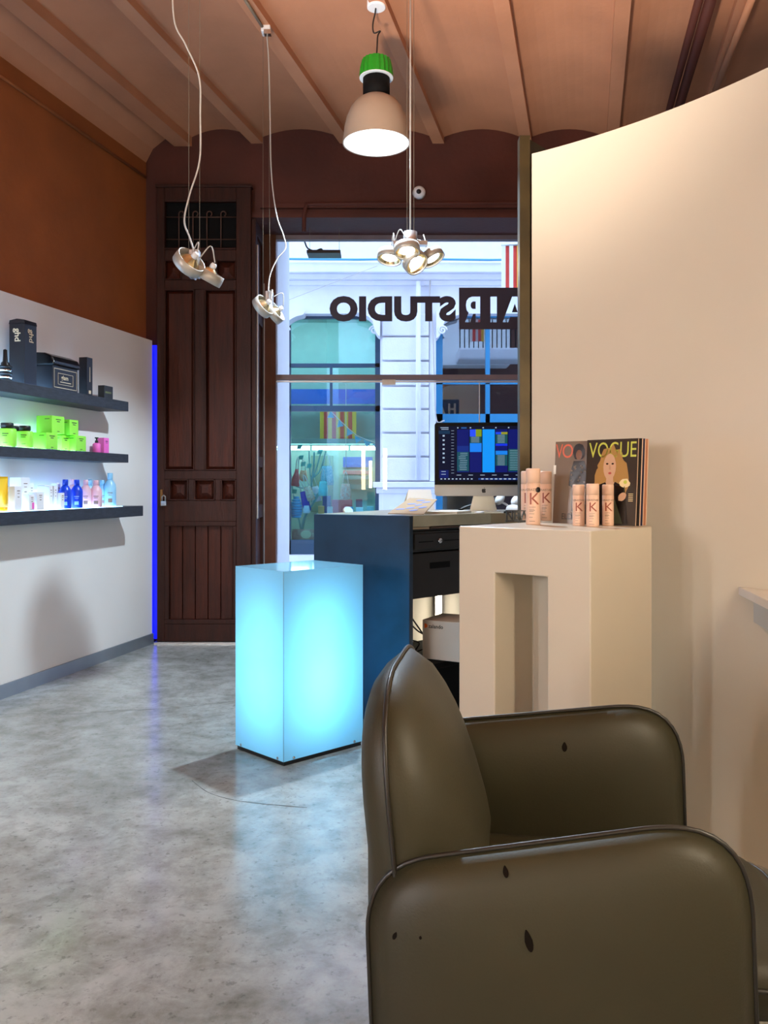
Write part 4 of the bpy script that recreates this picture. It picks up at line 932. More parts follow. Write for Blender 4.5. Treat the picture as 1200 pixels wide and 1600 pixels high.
# spray cans on the pedestal
def ped_at(u, v): p = fl_pt(u, v, ZP); return p.x, p.y
def can(u, v, r, h, lab, grp, sticker=False, K=True):
    r *= KW; h *= KW
    x, y = ped_at(u, v); t = thing('spray_can', lab, 'spray can', (x, y, ZP), math.atan2(-x, y) , grp)
    MB().lathe([(r * .96, 0), (r, .004), (r, h * .74), (r * .985, h * .742)], 32).build('can_body', M_canpink, t, local=True)
    MB().lathe([(r, h * .744), (r, h * .97), (r * .96, h * .992), (r * .85, h)], 32).build('cap', M_canpink, t, local=True)
    def wrap(me, cuts=0):
        if cuts:
            bm = bmesh.new(); bm.from_mesh(me); bmesh.ops.triangulate(bm, faces=bm.faces[:]); bmesh.ops.subdivide_edges(bm, edges=bm.edges[:], cuts=cuts, use_grid_fill=True); bm.to_mesh(me); bm.free()
        for vtx in me.vertices:
            a = vtx.co.x / r; vtx.co = Vector((math.sin(a) * (r + .0006), -math.cos(a) * (r + .0006), vtx.co.y))
        return me
    me = text_mesh('KERASTASE', h * .062); a0, a1, _, _ = mesh_w(me); me.transform(Matrix.Translation((-(a0 + a1) / 2 , h * .60, 0))); wrap(me, 1); me.materials.append(M_greyprint); link('brand_print', me, t, True)
    if K:
        me = text_mesh('K', h * .30); me.transform(Matrix.Translation((-r * .62, h * .36, 0))); wrap(me, 5); me.materials.append(M_copper); link('monogram', me, t, True)
    pr = MB()
    for k, (yy, ww) in enumerate(((.31, .9), (.27, .7), (.25, .8), (.23, .6), (.19, .7), (.13, .5), (.06, .8))):
        for j in range(6):
            xa, xb = -r * .55 + r * ww * j / 6, -r * .55 + r * ww * (j + 1) / 6
            pr.quad(*[(math.sin(xx / r) * (r + .0005), -math.cos(xx / r) * (r + .0005), h * zz) for xx, zz in ((xa, yy), (xb, yy), (xb, yy + .008), (xa, yy + .008))])
    pr.build('fine_print', M_greyprint, t, local=True)
    if sticker:
        d = MB().lathe([(.0, .0), (r * .38, 0), (r * .38, .001), (0, .001)], 20, Matrix.Rotation(.7, 4, 'Z') @ basis((0, -r - .001, h * .62), (1, 0, 0), (0, 0, 1))); d.build('sticker', M_black, t, local=True)
g1, g2 = 'large peach spray cans on the pedestal', 'small peach spray cans on the pedestal'
can(833, 819.5, .027, .21, 'large peach spray can with black sticker at the front of its group', g1, True)
can(824, 814, .026, .205, 'large peach spray can half hidden on the left of the stickered one', g1)
can(852, 813.5, .026, .205, 'large peach spray can behind, right of the stickered one', g1)
can(904, 821.5, .0215, .15, 'small peach spray can, leftmost of three before the magazines', g2); can(926, 823, .0225, .153, 'small peach spray can, middle one of three before the magazines', g2); can(950, 821.5, .0205, .15, 'small peach spray can, rightmost of three before the magazines', g2)
# NEW sign
x, y = ped_at(806, 815.5); nw = thing('new_sign', 'small black block letters reading NEW beside the large spray cans', 'sign', (x, y, ZP))
Mn = basis((x - .033, y, ZP + .006), (1, 0, 0), (0, 0, 1)); letter('NEW', Mn, .06, M_black, nw, local=False, name='letters', fit=(.08, .031), offset=.001, depth=.004)
MB().box(x - .035, x + .049, y - .006, y + .006, ZP, ZP + .006).build('base_bar', M_black, nw); MB().box(x - .035, x + .049, y - .004, y + .004, ZP + .037, ZP + .040).build('top_bar', M_black, nw)
# magazines leaning on the wall
def glossy(name, col):
    return mat(name, col, .2, spec=.5, coat=.3, bump=.22, bscale=9)
G_dark = glossy('glossy_dark_cover', rgb(52, 46, 40)); G_taupe = glossy('glossy_taupe_cover', rgb(110, 92, 76)); G_hair = glossy('glossy_blond_print', rgb(170, 130, 75)); G_skin = glossy('glossy_skin_print', rgb(205, 165, 135)); G_blk = glossy('glossy_black_print', rgb(14, 12, 12)); G_red = glossy('glossy_coral_print', rgb(215, 100, 75)); G_lime = glossy('glossy_lime_print', rgb(200, 205, 90)); G_grn = glossy('glossy_green_print', rgb(70, 74, 56)); G_cream = glossy('glossy_cream_print', rgb(235, 215, 165))
G_lip = glossy('glossy_lip_print', rgb(175, 85, 75))
def ell(cx, cy, rx, ry, n=18, wob=0.0, rot=0.0):
    r = random.Random(int(cx * 1e4 + cy * 3e3)); out = []
    for k in range(n):
        a = 2 * PI * k / n; s_ = 1 + r.uniform(-wob, wob); x, y = rx * s_ * math.cos(a), ry * s_ * math.sin(a)
        out.append((cx + x * math.cos(rot) - y * math.sin(rot), cy + x * math.sin(rot) + y * math.cos(rot)))
    return out
def magazine(pl, pr, lab, cover, draw, thick, lean=.10, hgt=.30, spine=None):
    hgt *= KW; thick *= KW
    """pl, pr: bottom corners of the cover on the pedestal"""
    pl, pr = Vector((pl[0], pl[1], ZP)), Vector((pr[0], pr[1], ZP)); x = (pr - pl); w = x.length; x.normalize()
    back = Vector((0, 0, 1)).cross(x); yv_ = (Vector((0, 0, 1)) + back * lean).normalized(); zv = x.cross(yv_)
    Mm = basis(pl, x, yv_, zv); t = thing('magazine', lab, 'magazine', pl, 0, 'fashion magazines on the pedestal')
    MB().box(0, w, .001, hgt, -thick, -.0008, Mm).build('pages', mat('page_edges', rgb(225, 190, 160), .8), t)
    MB().box(-.001, w + .001, 0, hgt + .001, -.0008, 0, Mm).build('cover', cover, t)
    lay = [0]
    def poly(pts, m, name='cover_print'):
        lay[0] += 1; MB().prism([(a * w, b * hgt) for a, b in pts], .0001 * lay[0], .0001 * lay[0] + .0001, Mm).build(name, m, t)
    def txt(s, a, b, ww, hh, m):
        lay[0] += 1; letter(s, Mm @ Matrix.Translation((a * w, b * hgt, .0001 * lay[0] + .0002)), .05, m, t, local=False, name='title', fit=(ww * w, hh * hgt))
    draw(poly, txt); return t
def cover_right(poly, txt):
    txt('VOGUE', .04, .79, .94, .18, G_lime)
    poly(ell(.50, .62, .26, .30, 26, .10), G_hair); poly(ell(.72, .60, .12, .24, 18, .18, .35), G_hair); poly(ell(.28, .55, .10, .22, 18, .18, -.3), G_hair)
    poly(ell(.47, .68, .125, .155), G_skin); poly([(.42, .60), (.54, .60), (.56, .44), (.40, .44)], G_skin)
    poly(ell(.42, .715, .026, .010, 10), G_blk); poly(ell(.53, .715, .026, .010, 10), G_blk); poly(ell(.48, .605, .032, .014, 12), G_lip)
    poly([(.46, .70), (.485, .70), (.50, .645), (.46, .645)], mat('nose_print', rgb(190, 148, 118), .2, coat=.6))
    poly([(.22, .46), (.40, .50), (.60, .50), (.78, .44), (.86, .02), (.14, .02)], G_blk); poly([(.40, .50), (.58, .50), (.50, .36)], G_skin)
    poly([(.60, .30), (.76, .02), (.58, .02), (.50, .22)], G_grn); poly(ell(.78, .49, .10, .055, 12, .15), G_cream); poly(ell(.79, .50, .035, .022, 10), G_lime)
    poly([(.77, .45), (.785, .45), (.775, .34), (.76, .34)], G_grn); poly(ell(.74, .33, .085, .045, 14, .1, .3), G_skin)
    for k in range(5): poly([(.86, .36 - k * .02), (.95, .36 - k * .02), (.95, .367 - k * .02), (.86, .367 - k * .02)], G_cream)
def cover_left(poly, txt):
    txt('V', .005, .80, .14, .17, G_red); txt('O', .14, .80, .21, .17, G_red); txt('GUE', .64, .80, .34, .17, G_red)
    poly(ell(.47, .87, .12, .10, 20, .08), G_blk); poly(ell(.47, .835, .06, .062), glossy('glossy_brown_skin_print', rgb(120, 78, 55)))
    poly([(.37, .76), (.58, .76), (.66, .58), (.64, .44), (.58, .40), (.56, .05), (.36, .05), (.36, .44), (.29, .46), (.31, .62)], G_blk)
    rr = random.Random(5)
    for k in range(34): poly(ell(rr.uniform(.34, .60), rr.uniform(.1, .72), .016, .012, 6, .3), G_taupe)
    poly([(.40, .44), (.54, .44), (.54, .37), (.40, .37)], G_skin); txt('ELDI', .18, .05, .22, .07, G_dark)
    poly([(-.02, .60), (.03, .60), (.03, .71), (-.02, .71)], M_paper)
def put(u, v): p = fl_pt(u, v, ZP); return (p.x, p.y)
mg1 = magazine(put(864, 817.2), put(944, 819.4), 'left glossy fashion magazine with coral title and standing figure', G_taupe, cover_left, .012, lean=.10, hgt=.318)
mg2 = magazine(put(913, 819.2), put(992, 822.0), 'front glossy fashion magazine with lime title and blond portrait', G_dark, cover_right, .010, lean=.08, hgt=.318)
for k, (ul, ur, v_, lab) in enumerate(((950, 998, 820.2, 'magazine with dark cover edge right behind the blond portrait magazine'), (952, 1003, 819.8, 'magazine with blue edge, third in the leaning row'), (954, 1008, 819.4, 'rearmost leaning magazine with cream pages showing'))):
    magazine(put(ul, v_), put(ur, v_ + 1.7), lab, [G_blk, glossy('glossy_blue_cover', rgb(60, 60, 85)), glossy('glossy_peach_cover', rgb(210, 150, 120))][k], lambda p, q: None, .012, lean=.08, hgt=.318)

# ------------------------------------------------------------------ reception counter
ZK = 1.0
L2, R2 = Vector((-.355, 4.17)), Vector((.122, 3.93)); I2, J2 = Vector((.56, 4.33)), Vector((1.0, 4.40))
ctn = thing('reception_counter', 'dark steel reception counter with beige metal top edge behind the light box', 'counter', (.3, 4.4, 0))
nrm = Vector((-.24, -.477)).normalized()          # outward normal of the front panel
q0, q1 = L2, R2; bk2 = -nrm * .04
MB().prism([tuple(q0), tuple(q1), tuple(q1 + bk2), tuple(q0 + bk2)], 0, ZK).build('front_panel', M_desk, ctn, bevel=.003)
top = [tuple(L2 + bk2), tuple(R2 + bk2), tuple(I2), tuple(J2), (1.25, 4.95), (.05, 4.95)]
MB().prism(top, ZK - .055, ZK).build('top_slab', M_deskedge, ctn, bevel=.002)
MB().prism([tuple(L2 + bk2), (-.30, 4.19), (.10, 4.93), (.05, 4.95)], 0, ZK - .055).build('side_panel', M_desk, ctn)
MB().prism([(.05, 4.91), (1.25, 4.91), (1.25, 4.95), (.05, 4.95)], 0, ZK - .055).build('back_panel', M_white, ctn)
fd = Vector((.737, .676)); fn = Vector((.676, -.737))       # the inner side of the counter
def kbox(name, s0, s1, d0, d1, z0, z1, m, bev=.003, parent=ctn):
    o = R2 + Vector((.012, .045)); pts = [o + fd * s0 - fn * d0, o + fd * s0 - fn * d1, o + fd * s1 - fn * d1, o + fd * s1 - fn * d0]
    return MB().prism([tuple(p) for p in pts][::-1], z0, z1).build(name, m, parent, bevel=bev)
kbox('shelf_board', .0, .55, .0, .40, .925, .932, M_black)
o = kbox('document_drawer', .0, .55, .005, .38, .595, .815, mat('dark_brown_steel', rgb(40, 33, 28), .5, metal=.3, var=.1), .004)
kbox('label_slot', .13, .27, .0, .006, .735, .765, M_blackmat, .001, o)
cd = thing('cash_drawer', 'black steel cash drawer with round lock under the counter top', 'cash drawer', (.3, 4.15, .82))
kbox('drawer_case', .0, .53, .0, .38, .822, .922, mat('black_steel', rgb(34, 29, 25), .45, metal=.3), .004, cd)
kbox('drawer_front', .012, .518, -.008, .0, .835, .912, mat('black_steel', rgb(34, 29, 25), .45, metal=.3), .004, cd)
kbox('slot', .04, .14, -.0095, -.007, .868, .873, M_blackmat, 0, cd); kbox('slot', .22, .36, -.0095, -.007, .868, .873, M_blackmat, 0, cd)
p = R2 + Vector((.012, .045)) + fd * .185 + fn * .009
MB().lathe([(.013, 0), (.013, .006), (.008, .008), (.007, .005), (0, .005)], 20, basis((p.x, p.y, .872), tuple(fd) + (0,), (0, 0, 1))).build('lock', M_chrome, cd)
def flat_paper(name, pts, z, h, m, lab, cat='paper', group=None):
    return tag(MB().prism(pts, z, z + h).build(name, m), lab, cat, group)
o0 = R2 + Vector((.012, .045))
def kp(s, d): v = o0 + fd * s - fn * d; return (v.x, v.y)
flat_paper('document', [kp(.01, .01), kp(.12, .0), kp(.13, .16), kp(.02, .18)][::-1], .932, .010, mat('tan_folder', rgb(170, 150, 125), .7), 'tan folder lying above the cash drawer', group='papers under the counter top')
flat_paper('document', [kp(.15, .02), kp(.40, .015), kp(.40, .2), kp(.16, .2)][::-1], .932, .006, mat('pink_paper', rgb(180, 150, 140), .7), 'pinkish papers lying above the cash drawer', group='papers under the counter top')
# warm tube lamp below and the parcel
tl = thing('tube_lamp', 'upright warm white tube lamp glowing under the counter', 'lamp', at(687, 1010, 4.75))
a = at(687, 931, 4.75); b = at(687, 1060, 4.75); MB().tube([(a.x, 4.8, a.z + .03), (b.x, 4.8, max(b.z, .02))], .014, 10).build('tube', M_tubewarm, tl)
MB().box(a.x - .02, a.x + .02, 4.84, 4.905, .02, a.z + .06).build('backing', M_whitebox, tl)
M_parcel = mat('white_parcel_card', rgb(205, 198, 184), .7, var=.03)
bench = thing('equipment_shelf', 'low black equipment shelf under the counter', 'shelf', (.45, 4.3, 0))
kbox('shelf_top', .02, .62, -.05, .42, .25, .28, M_blackmat, .002, bench); kbox('shelf_body', .05, .6, -.02, .4, 0, .25, M_blackmat, .002, bench)
bxp = thing('parcel_box', 'white cardboard parcel with orange mark on the low shelf under the counter', 'box', (.45, 4.3, .28))
pA = at(660, 968, 4.12); pB = at(722, 974, 4.02); pd = Vector((pB.x - pA.x, pB.y - pA.y)); pd.normalize(); pn = Vector((-pd.y, pd.x))
pa2 = Vector((pA.x, pA.y)); pts = [pa2, pa2 + pd * .34, pa2 + pd * .34 + pn * .24, pa2 + pn * .24]
ztop = pA.z; MB().prism([tuple(p) for p in pts], .282, ztop).build('carton', M_parcel, bxp, bevel=.003)
Mf = basis((pa2.x, pa2.y, ztop) , tuple(pd) + (0,), (0, 0, 1)) @ Matrix.Translation((0, 0, .0012))
MB().prism([(.012, -.04), (.012, -.018), (.02, -.018), (.028, -.025), (.028, -.034), (.02, -.04)][::-1], 0, .0006, Mf).build('orange_mark', mat('orange_print', rgb(240, 110, 40), .6), bxp)
letter('zalando', Mf @ Matrix.Translation((.034, -.038, 0)), .026, M_ink, bxp, local=False, offset=.0004)
for k, (pth, lab) in enumerate((([(641, 962), (650, 975), (662, 992)], 'thin black cable left of the parcel, upper one'), ([(641, 975), (652, 985), (660, 990)], 'thin black cable left of the parcel, middle one'), ([(642, 1000), (655, 1005), (648, 1018), (662, 1014)], 'tangled black cable beside the parcel'))):
    tag(MB().tube(curve_pts([at(u, v, 4.2 + .03 * k) for u, v in pth], 6), .004, 6).build('cable', M_black), lab, 'cable')
# ---------------- things on the counter
def ctop(u, v): return fl_pt(u, v, ZK)
YM = 4.5; mc = at(757, 800, YM); im = thing('desktop_computer', 'silver all in one desktop computer with a booking calendar on screen', 'computer', (mc.x, YM + .06, ZK), -.06)
WM = .268; zt, zbz, zc = H - (660 - HV) / F * YM - ZK, H - (757.5 - HV) / F * YM - ZK, H - (775 - HV) / F * YM - ZK
def rrect(x0, x1, y0, y1, r, n=5):
    out = []
    for cx, cy, a0 in ((x1 - r, y1 - r, 0), (x0 + r, y1 - r, PI / 2), (x0 + r, y0 + r, PI), (x1 - r, y0 + r, 3 * PI / 2)): out += [(cx + r * math.cos(a0 + PI / 2 * k / n), cy + r * math.sin(a0 + PI / 2 * k / n)) for k in range(n + 1)]
    return out
Mi = basis((0, -.06, 0), (1, 0, 0), (0, 0, 1))
MB().prism(rrect(-WM, WM, zc, zt, .016), -.012, 0, Mi).build('casing', mat('computer_silver', rgb(165, 163, 160), .35, metal=.5), im, local=True)
bev = rrect(-WM, WM, zc, zt, .016); bev = [(x, max(y, zbz)) for x, y in bev]
MB().prism(bev, 0, .0015, Mi).build('bezel', mat('black_glass', rgb(4, 4, 5), .35, spec=.12), im, local=True)
def scr(col, e=1.0): 
    c = rgb(*col); return mat('screen_%d_%d_%d' % col, (0.004, 0.004, 0.004, 1), .4, spec=.05, emit=c, estr=e)
sx0, sx1, sz0, sz1 = -WM + .022, WM - .022, zbz + .020, zt - .02
MB().box(sx0, sx1, sz0, sz1, .0015, .0019, Mi).build('display', scr((8, 12, 40)), im, local=True)
sw, sh_ = sx1 - sx0, sz1 - sz0
def cell(x0, x1, y0, y1, col, k=1):
    MB().box(sx0 + x0 * sw, sx0 + x1 * sw, sz1 - y1 * sh_, sz1 - y0 * sh_, .0019 + .0002 * (k - 1), .0019 + .0002 * k, Mi).build('screen_cell', scr(col), im, local=True)
# columns measured on the visible part: left edge of screen 0.0 = column 679, width 142 px
cols = [(.205, .335), (.345, .475), (.485, .62), (.63, .76), (.77, .90), (.905, .99)]
cell(0, .125, .08, .14, (20, 50, 80)); cell(0.01, .11, .80, .94, (10, 25, 100))
for a, b in cols: cell(a, b, .06, .84, (12, 22, 105))
cell(.205, .335, .36, .47, (20, 45, 130), 2); cell(.205, .335, .47, .82, (25, 80, 95), 2)
cell(.345, .41, .06, .19, (40, 80, 250), 2); cell(.41, .475, .06, .19, (130, 150, 30), 2); cell(.345, .475, .19, .31, (20, 75, 85), 2); cell(.345, .475, .31, .47, (25, 130, 245), 2)
cell(.485, .62, .06, .84, (15, 150, 250), 2); cell(.63, .69, .11, .15, (30, 70, 240), 2); cell(.69, .76, .11, .15, (150, 150, 40), 2); cell(.63, .76, .15, .32, (25, 80, 85), 2); cell(.63, .76, .32, .36, (20, 50, 230), 2); cell(.63, .76, .45, .52, (25, 130, 235), 2); cell(.63, .76, .52, .72, (25, 80, 90), 2)
cell(.77, .90, .42, .82, (20, 85, 90), 2); cell(.905, .99, .2, .5, (25, 80, 95), 2)
cell(.25, .31, .02, .045, (40, 90, 160)); cell(.44, .98, .945, .975, (30, 60, 130))
mbx = MB(); rs = random.Random(2)
def tick(x, y, w_, h_): mbx.box(sx0 + x * sw, sx0 + (x + w_) * sw, sz1 - (y + h_) * sh_, sz1 - y * sh_, .0023, .0025, Mi)
for k in range(7): tick(.045, .16 + k * .08, .022, .03)
for k in range(15): tick(.14, .08 + k * .055, .03, .006)
for k in range(10): tick(.22 + rs.uniform(0, .02), .49 + k * .033, .08, .006)
for k in range(5): tick(.36, .2 + k * .022, .09, .005)
for k in range(7): tick(.65, .165 + k * .022, .08, .005)
for k in range(8): tick(.65, .535 + k * .024, .08, .005)
for k in range(12): tick(.785, .44 + k * .031, .09, .005)
for k in range(9): tick(.02 + k * .042, .95, .02, .02)
for k in range(10): tick(.47 + k * .05, .95, .028, .02)
for k in range(6): tick(.2 + .13 * k, .885, .05, .01); tick(.205 + .14 * k, .02, .015, .02)
tick(.02, .02, .09, .012); tick(.03, .05, .08, .012); tick(.03, .82, .05, .01); tick(.03, .87, .05, .01)
mbx.build('screen_text', scr((170, 190, 215)), im, local=True)['kind'] = 'stuff'
apl = MB(); ap = [(p.x, p.y) for p in curve_pts([(0, .0095, 0), (.006, .011, 0), (.0105, .006, 0), (.0075, .001, 0), (.0105, -.004, 0), (.006, -.0115, 0), (0, -.010, 0), (-.006, -.0115, 0), (-.0105, -.004, 0), (-.0105, .006, 0), (-.006, .011, 0), (0, .0095, 0)], 4)][:-1]
zl = (zc + zbz) / 2 - .002; Ml = Mi @ Matrix.Translation((0, zl, 0)); apl.prism(ap, 0, .0008, Ml); apl.prism([(p.x, p.y) for p in curve_pts([(0, .012, 0), (.001, .016, 0), (.005, .018, 0), (.004, .0145, 0), (0, .012, 0)], 3)][:-1], 0, .0008, Ml)
apl.build('apple_logo', M_black, im, local=True)
mb = MB(); mb.prism([(-.05, zc + .02), (.05, zc + .02), (.075, .004), (-.075, .004)][::-1], -.10, -.092, Mi @ Matrix.Translation((0, 0, .05))); mb.build('stand', M_alu, im, local=True)
MB().box(-.09, .09, -.08, .11, 0, .006).build('stand_foot', M_alu, im, local=True, bevel=.002)
# papers, leaflets, cards, mouse, cable, earphones
pw = [ctop(668, 801.5), ctop(735, 801.5), ctop(745, 798.5), ctop(690, 798.5)]
def cpoly(pix, h, name, m, lab, cat='paper', group='papers on the counter', z=ZK): return tag(MB().prism([tuple(ctop(u, v)[:2]) for u, v in pix], z, z + h).build(name, m, bevel=.0), lab, cat, group)
cpoly([(664, 803.2), (714, 802.9), (736, 801.0), (690, 800.9)], .012, 'paper_stack', M_paper, 'stack of white papers in front of the computer')
cpoly([(741, 802.2), (752, 802.1), (757, 801.1), (747, 801.1)], .006, 'note_card', mat('pale_card', rgb(235, 238, 245), .7), 'small white note card right of the paper stack')
kb = cpoly([(787, 801.6), (824, 801.3), (828, 799.2), (791, 799.4)], .008, 'mouse_mat', M_black, 'black mat under the mouse beside the computer', 'mat', None)
ms = ctop(802, 800.4); mo = thing('computer_mouse', 'pale rounded computer mouse on the black mat', 'mouse', (ms.x, ms.y, ZK + .008), -1.1)
mb = MB(); seg = 18
mb.add([(x * .055 * math.cos(2 * PI * k / seg), x * .03 * math.sin(2 * PI * k / seg), z) for x, z in ((1, 0), (1, .008), (.9, .02), (.6, .03), (.2, .034)) for k in range(seg)], [(i * seg + k, i * seg + (k + 1) % seg, (i + 1) * seg + (k + 1) % seg, (i + 1) * seg + k) for i in range(4) for k in range(seg)] + [tuple(4 * seg + k for k in range(seg)), tuple(range(seg - 1, -1, -1))], 0, True)
mb.build('mouse_body', mat('mouse_silver', rgb(205, 205, 205), .4), mo, local=True)
bro = thing('leaflet', 'beige leaflet with lilac blue leaf pattern tilted at the counter edge', 'leaflet', ctop(640, 803), 0, 'papers on the counter')
la, lb_, lc, ld = at(606, 802, 4.02), at(662, 803, 3.97), at(683, 780, 4.2), at(640, 778, 4.28)
nn = (lb_ - la).cross(ld - la).normalized() * .004
mb = MB(); mb.add([la, lb_, lc, ld, la - nn, lb_ - nn, lc - nn, ld - nn], [(0, 1, 2, 3), (7, 6, 5, 4), (0, 4, 5, 1), (1, 5, 6, 2), (2, 6, 7, 3), (3, 7, 4, 0)]); mb.build('card', mat('beige_leaflet', rgb(165, 142, 112), .6), bro)
M_leafp = mat('lilac_leaf_print', rgb(125, 140, 200), .6)
for (s_, t_, r_) in ((.2, .25, .3), (.45, .35, .6), (.35, .6, .2), (.6, .55, .9), (.75, .75, .4), (.8, .4, .7), (.5, .85, .1), (.62, .2, .5)):
    P_ = la.lerp(lb_, s_).lerp(ld.lerp(lc, s_), t_) + nn * .3 * (1 if nn.z > 0 else -1); xx = (lb_ - la).normalized(); yy = nn.cross(xx).normalized() if nn.z > 0 else (-nn).cross(xx).normalized()
    M_ = basis(P_, xx * math.cos(r_) + yy * math.sin(r_), yy * math.cos(r_) - xx * math.sin(r_)); MB().prism([(-.025, 0), (-.012, -.011), (.012, -.011), (.025, 0), (.012, .011), (-.012, .011)], 0, .0008, M_).build('leaf_print', M_leafp, bro)
sc_ = thing('card_stand', 'white folded card standing on the counter behind the leaflet', 'card', at(662, 798, 4.4), 0)
ca, cb_, cc_, ce = at(632, 799, 4.4), at(680, 799, 4.4), at(673, 765, 4.42), at(638, 765, 4.42)
mb = MB(); off = Vector((0, .003, 0)); mb.add([ca, cb_, cc_, ce] + [p + off for p in (ca, cb_, cc_, ce)], [(0, 1, 2, 3), (7, 6, 5, 4), (0, 4, 5, 1), (1, 5, 6, 2), (2, 6, 7, 3), (3, 7, 4, 0)]); mb.build('card', M_paper, sc_)
cf = at(626, 799, 4.55); mb = MB(); mb.add([ca, ce, cf, ca + Vector((.003, .002, 0)), ce + Vector((.003, .002, 0)), cf + Vector((.003, .002, 0))], [(0, 1, 2), (5, 4, 3), (0, 3, 4, 1), (1, 4, 5, 2), (2, 5, 3, 0)]); mb.build('prop', mat('tan_card', rgb(190, 170, 130), .7), sc_)
for pth, r, lab in (([(718, 797), (735, 790), (755, 785), (775, 779), (790, 775)], .008, 'thick black cable arching up behind the computer foot'), ([(716, 798), (728, 791), (745, 794), (758, 796), (775, 790), (785, 781)], .004, 'thin black cable looping beside the computer foot')):
    tag(MB().tube(curve_pts([at(u, v, 4.62) for u, v in pth], 6), r, 8).build('computer_cable', M_black), lab, 'cable')
ep = thing('clip_lamp', 'white double headed clip lamp on the counter right of the computer foot', 'lamp', at(795, 800, 4.6))
for u, v in ((781, 781), (806, 783)):
    p = at(u, v, 4.6); MB().lathe([(.001, -.02), (.015, -.018), (.028, .0), (.030, .012), (.001, .016)], 18, basis(p, (1, 0, .4), (0, .4, 1))).build('lamp_head', M_whitebox, ep)
MB().tube(curve_pts([at(783, 784, 4.6), at(793, 790, 4.6), at(797, 799, 4.6)], 5), .006, 8).build('arm', M_whitebox, ep); MB().tube(curve_pts([at(804, 786, 4.6), at(799, 791, 4.6), at(797, 799, 4.6)], 5), .006, 8).build('arm', M_whitebox, ep)
p = at(797, 799.5, 4.6); MB().lathe([(.03, ZK - p.z), (.03, ZK - p.z + .008), (.01, ZK - p.z + .012)], 18, Matrix.Translation(p)).build('foot', M_whitebox, ep)

# ------------------------------------------------------------------ styling console on the right
cs = thing('styling_console', 'white marble styling shelf on a grey wedge bracket fixed to the curved wall', 'console', (1.4, 2.5, .6))
def wallpt(f): return Vector(arc(ta + dt * f))
w0, w1, w2, w3 = [p + (Vector((ccx, ccy)) - p).normalized() * .004 for p in (wallpt(.89), wallpt(1.15), wallpt(1.5), wallpt(1.85))]
e0, e1 = Vector((1.215, 2.62)) * KW, Vector((1.15, 2.0)) * KW; zc0 = H - .366 * KW
poly = [tuple(w3), tuple(w2), tuple(w1), tuple(w0), tuple(e0), tuple(e1), (1.35 * KW, 1.9 * KW)]
MB().prism(poly, zc0 - .026, zc0).build('marble_top', M_marble, cs, bevel=.003)
ap = [tuple(w3), tuple(w2), tuple(w1), tuple(w0 + Vector((.02, -.06))), tuple(e0 + Vector((.03, -.02))), tuple(e1 + Vector((.04, .02)))]
MB().prism(ap, zc0 - .10, zc0 - .026).build('apron', mat('grey_lacquer', rgb(190, 190, 186), .45), cs)
a = w0 + Vector((.02, -.08)); mb = MB(); zl_ = zc0 - .10
vs = [(a.x, a.y, zl_), (e1.x + .04, e1.y, zl_), (w3.x, w3.y, zl_), (w2.x, w2.y, zl_), (w2.x, w2.y, .40), (w3.x, w3.y, .40)]
mb.add(vs, [(0, 1, 2, 3), (0, 4, 5, 1), (0, 3, 4), (1, 5, 2), (3, 2, 5, 4)]); mb.build('wedge', M_cream, cs)

# ------------------------------------------------------------------ styling chair in the foreground
TH = math.radians(-9)
ch = thing('styling_chair', 'olive brown leatherette salon chair with padded arms in the foreground', 'chair', (.33, 1.485, 0), TH)
def rounded(pts, rad, n=8):             # polygon with rounded corners
    out = []; N = len(pts)
    for i in range(N):
        p0, p, p1 = Vector(pts[i - 1]), Vector(pts[i]), Vector(pts[(i + 1) % N]); r = rad[i]
        if r <= 0: out.append(tuple(p)); continue
        d0, d1 = (p0 - p).normalized(), (p1 - p).normalized(); ang = d0.angle(d1); tl_ = min(r / math.tan(ang / 2), (p0 - p).length * .49, (p1 - p).length * .49); a, b = p + d0 * tl_, p + d1 * tl_
        for k in range(n + 1):
            t = k / n; out.append(tuple((a * (1 - t) ** 2 + p * 2 * t * (1 - t) + b * t * t)))
    return out
def resample(pts, n):
    P = [Vector(p) for p in pts]; L = [0]
    for i in range(len(P)): L.append(L[-1] + (P[(i + 1) % len(P)] - P[i]).length)
    out = []; j = 0
    for k in range(n):
        s = L[-1] * k / n
        while L[j + 1] < s: j += 1
        f = (s - L[j]) / max(L[j + 1] - L[j], 1e-9); out.append(P[j].lerp(P[(j + 1) % len(P)], f))
    return out
def pillow(outline, b0, b1, mapf, name, n=96, parent=ch, e0=.45, e1=.45, cen=None, pipe=.004, inset=0.0):
    """padded panel: outline in its own plane, swelling b0 to one side and b1 to the other, welted along the seam"""
    O = resample(outline, n); c = cen or (sum((p for p in O), Vector((0, 0))) / n); mb = MB(); K = 9
    for side, b, ex in ((-1, b0, e0), (1, b1, e1)):
        vs = []; fs = []
        for k in range(K + 1):
            r = 1 - k / K; h = b * (1 - r ** 3.2) ** ex
            for p in O: qv = c + (p - c) * r; vs.append(mapf(qv.x, qv.y, side * h))
        for k in range(K):
            for i in range(n):
                j = (i + 1) % n; f = (k * n + i, k * n + j, (k + 1) * n + j, (k + 1) * n + i); fs.append(f if side > 0 else f[::-1])
        mb.add(vs, fs, 0, True)
    me = mb.mesh(name, M_leather); bm = bmesh.new(); bm.from_mesh(me); bmesh.ops.remove_doubles(bm, verts=bm.verts[:], dist=.0004); bmesh.ops.recalc_face_normals(bm, faces=bm.faces[:]); bm.to_mesh(me); bm.free()
    for pl in me.polygons: pl.use_smooth = True
    o = link(name, me, parent, True)
    if pipe: MB().tube([mapf(p.x, p.y, 0) for p in O], pipe, 8, closed=True).build('piping', M_piping, o, local=True)
    return o
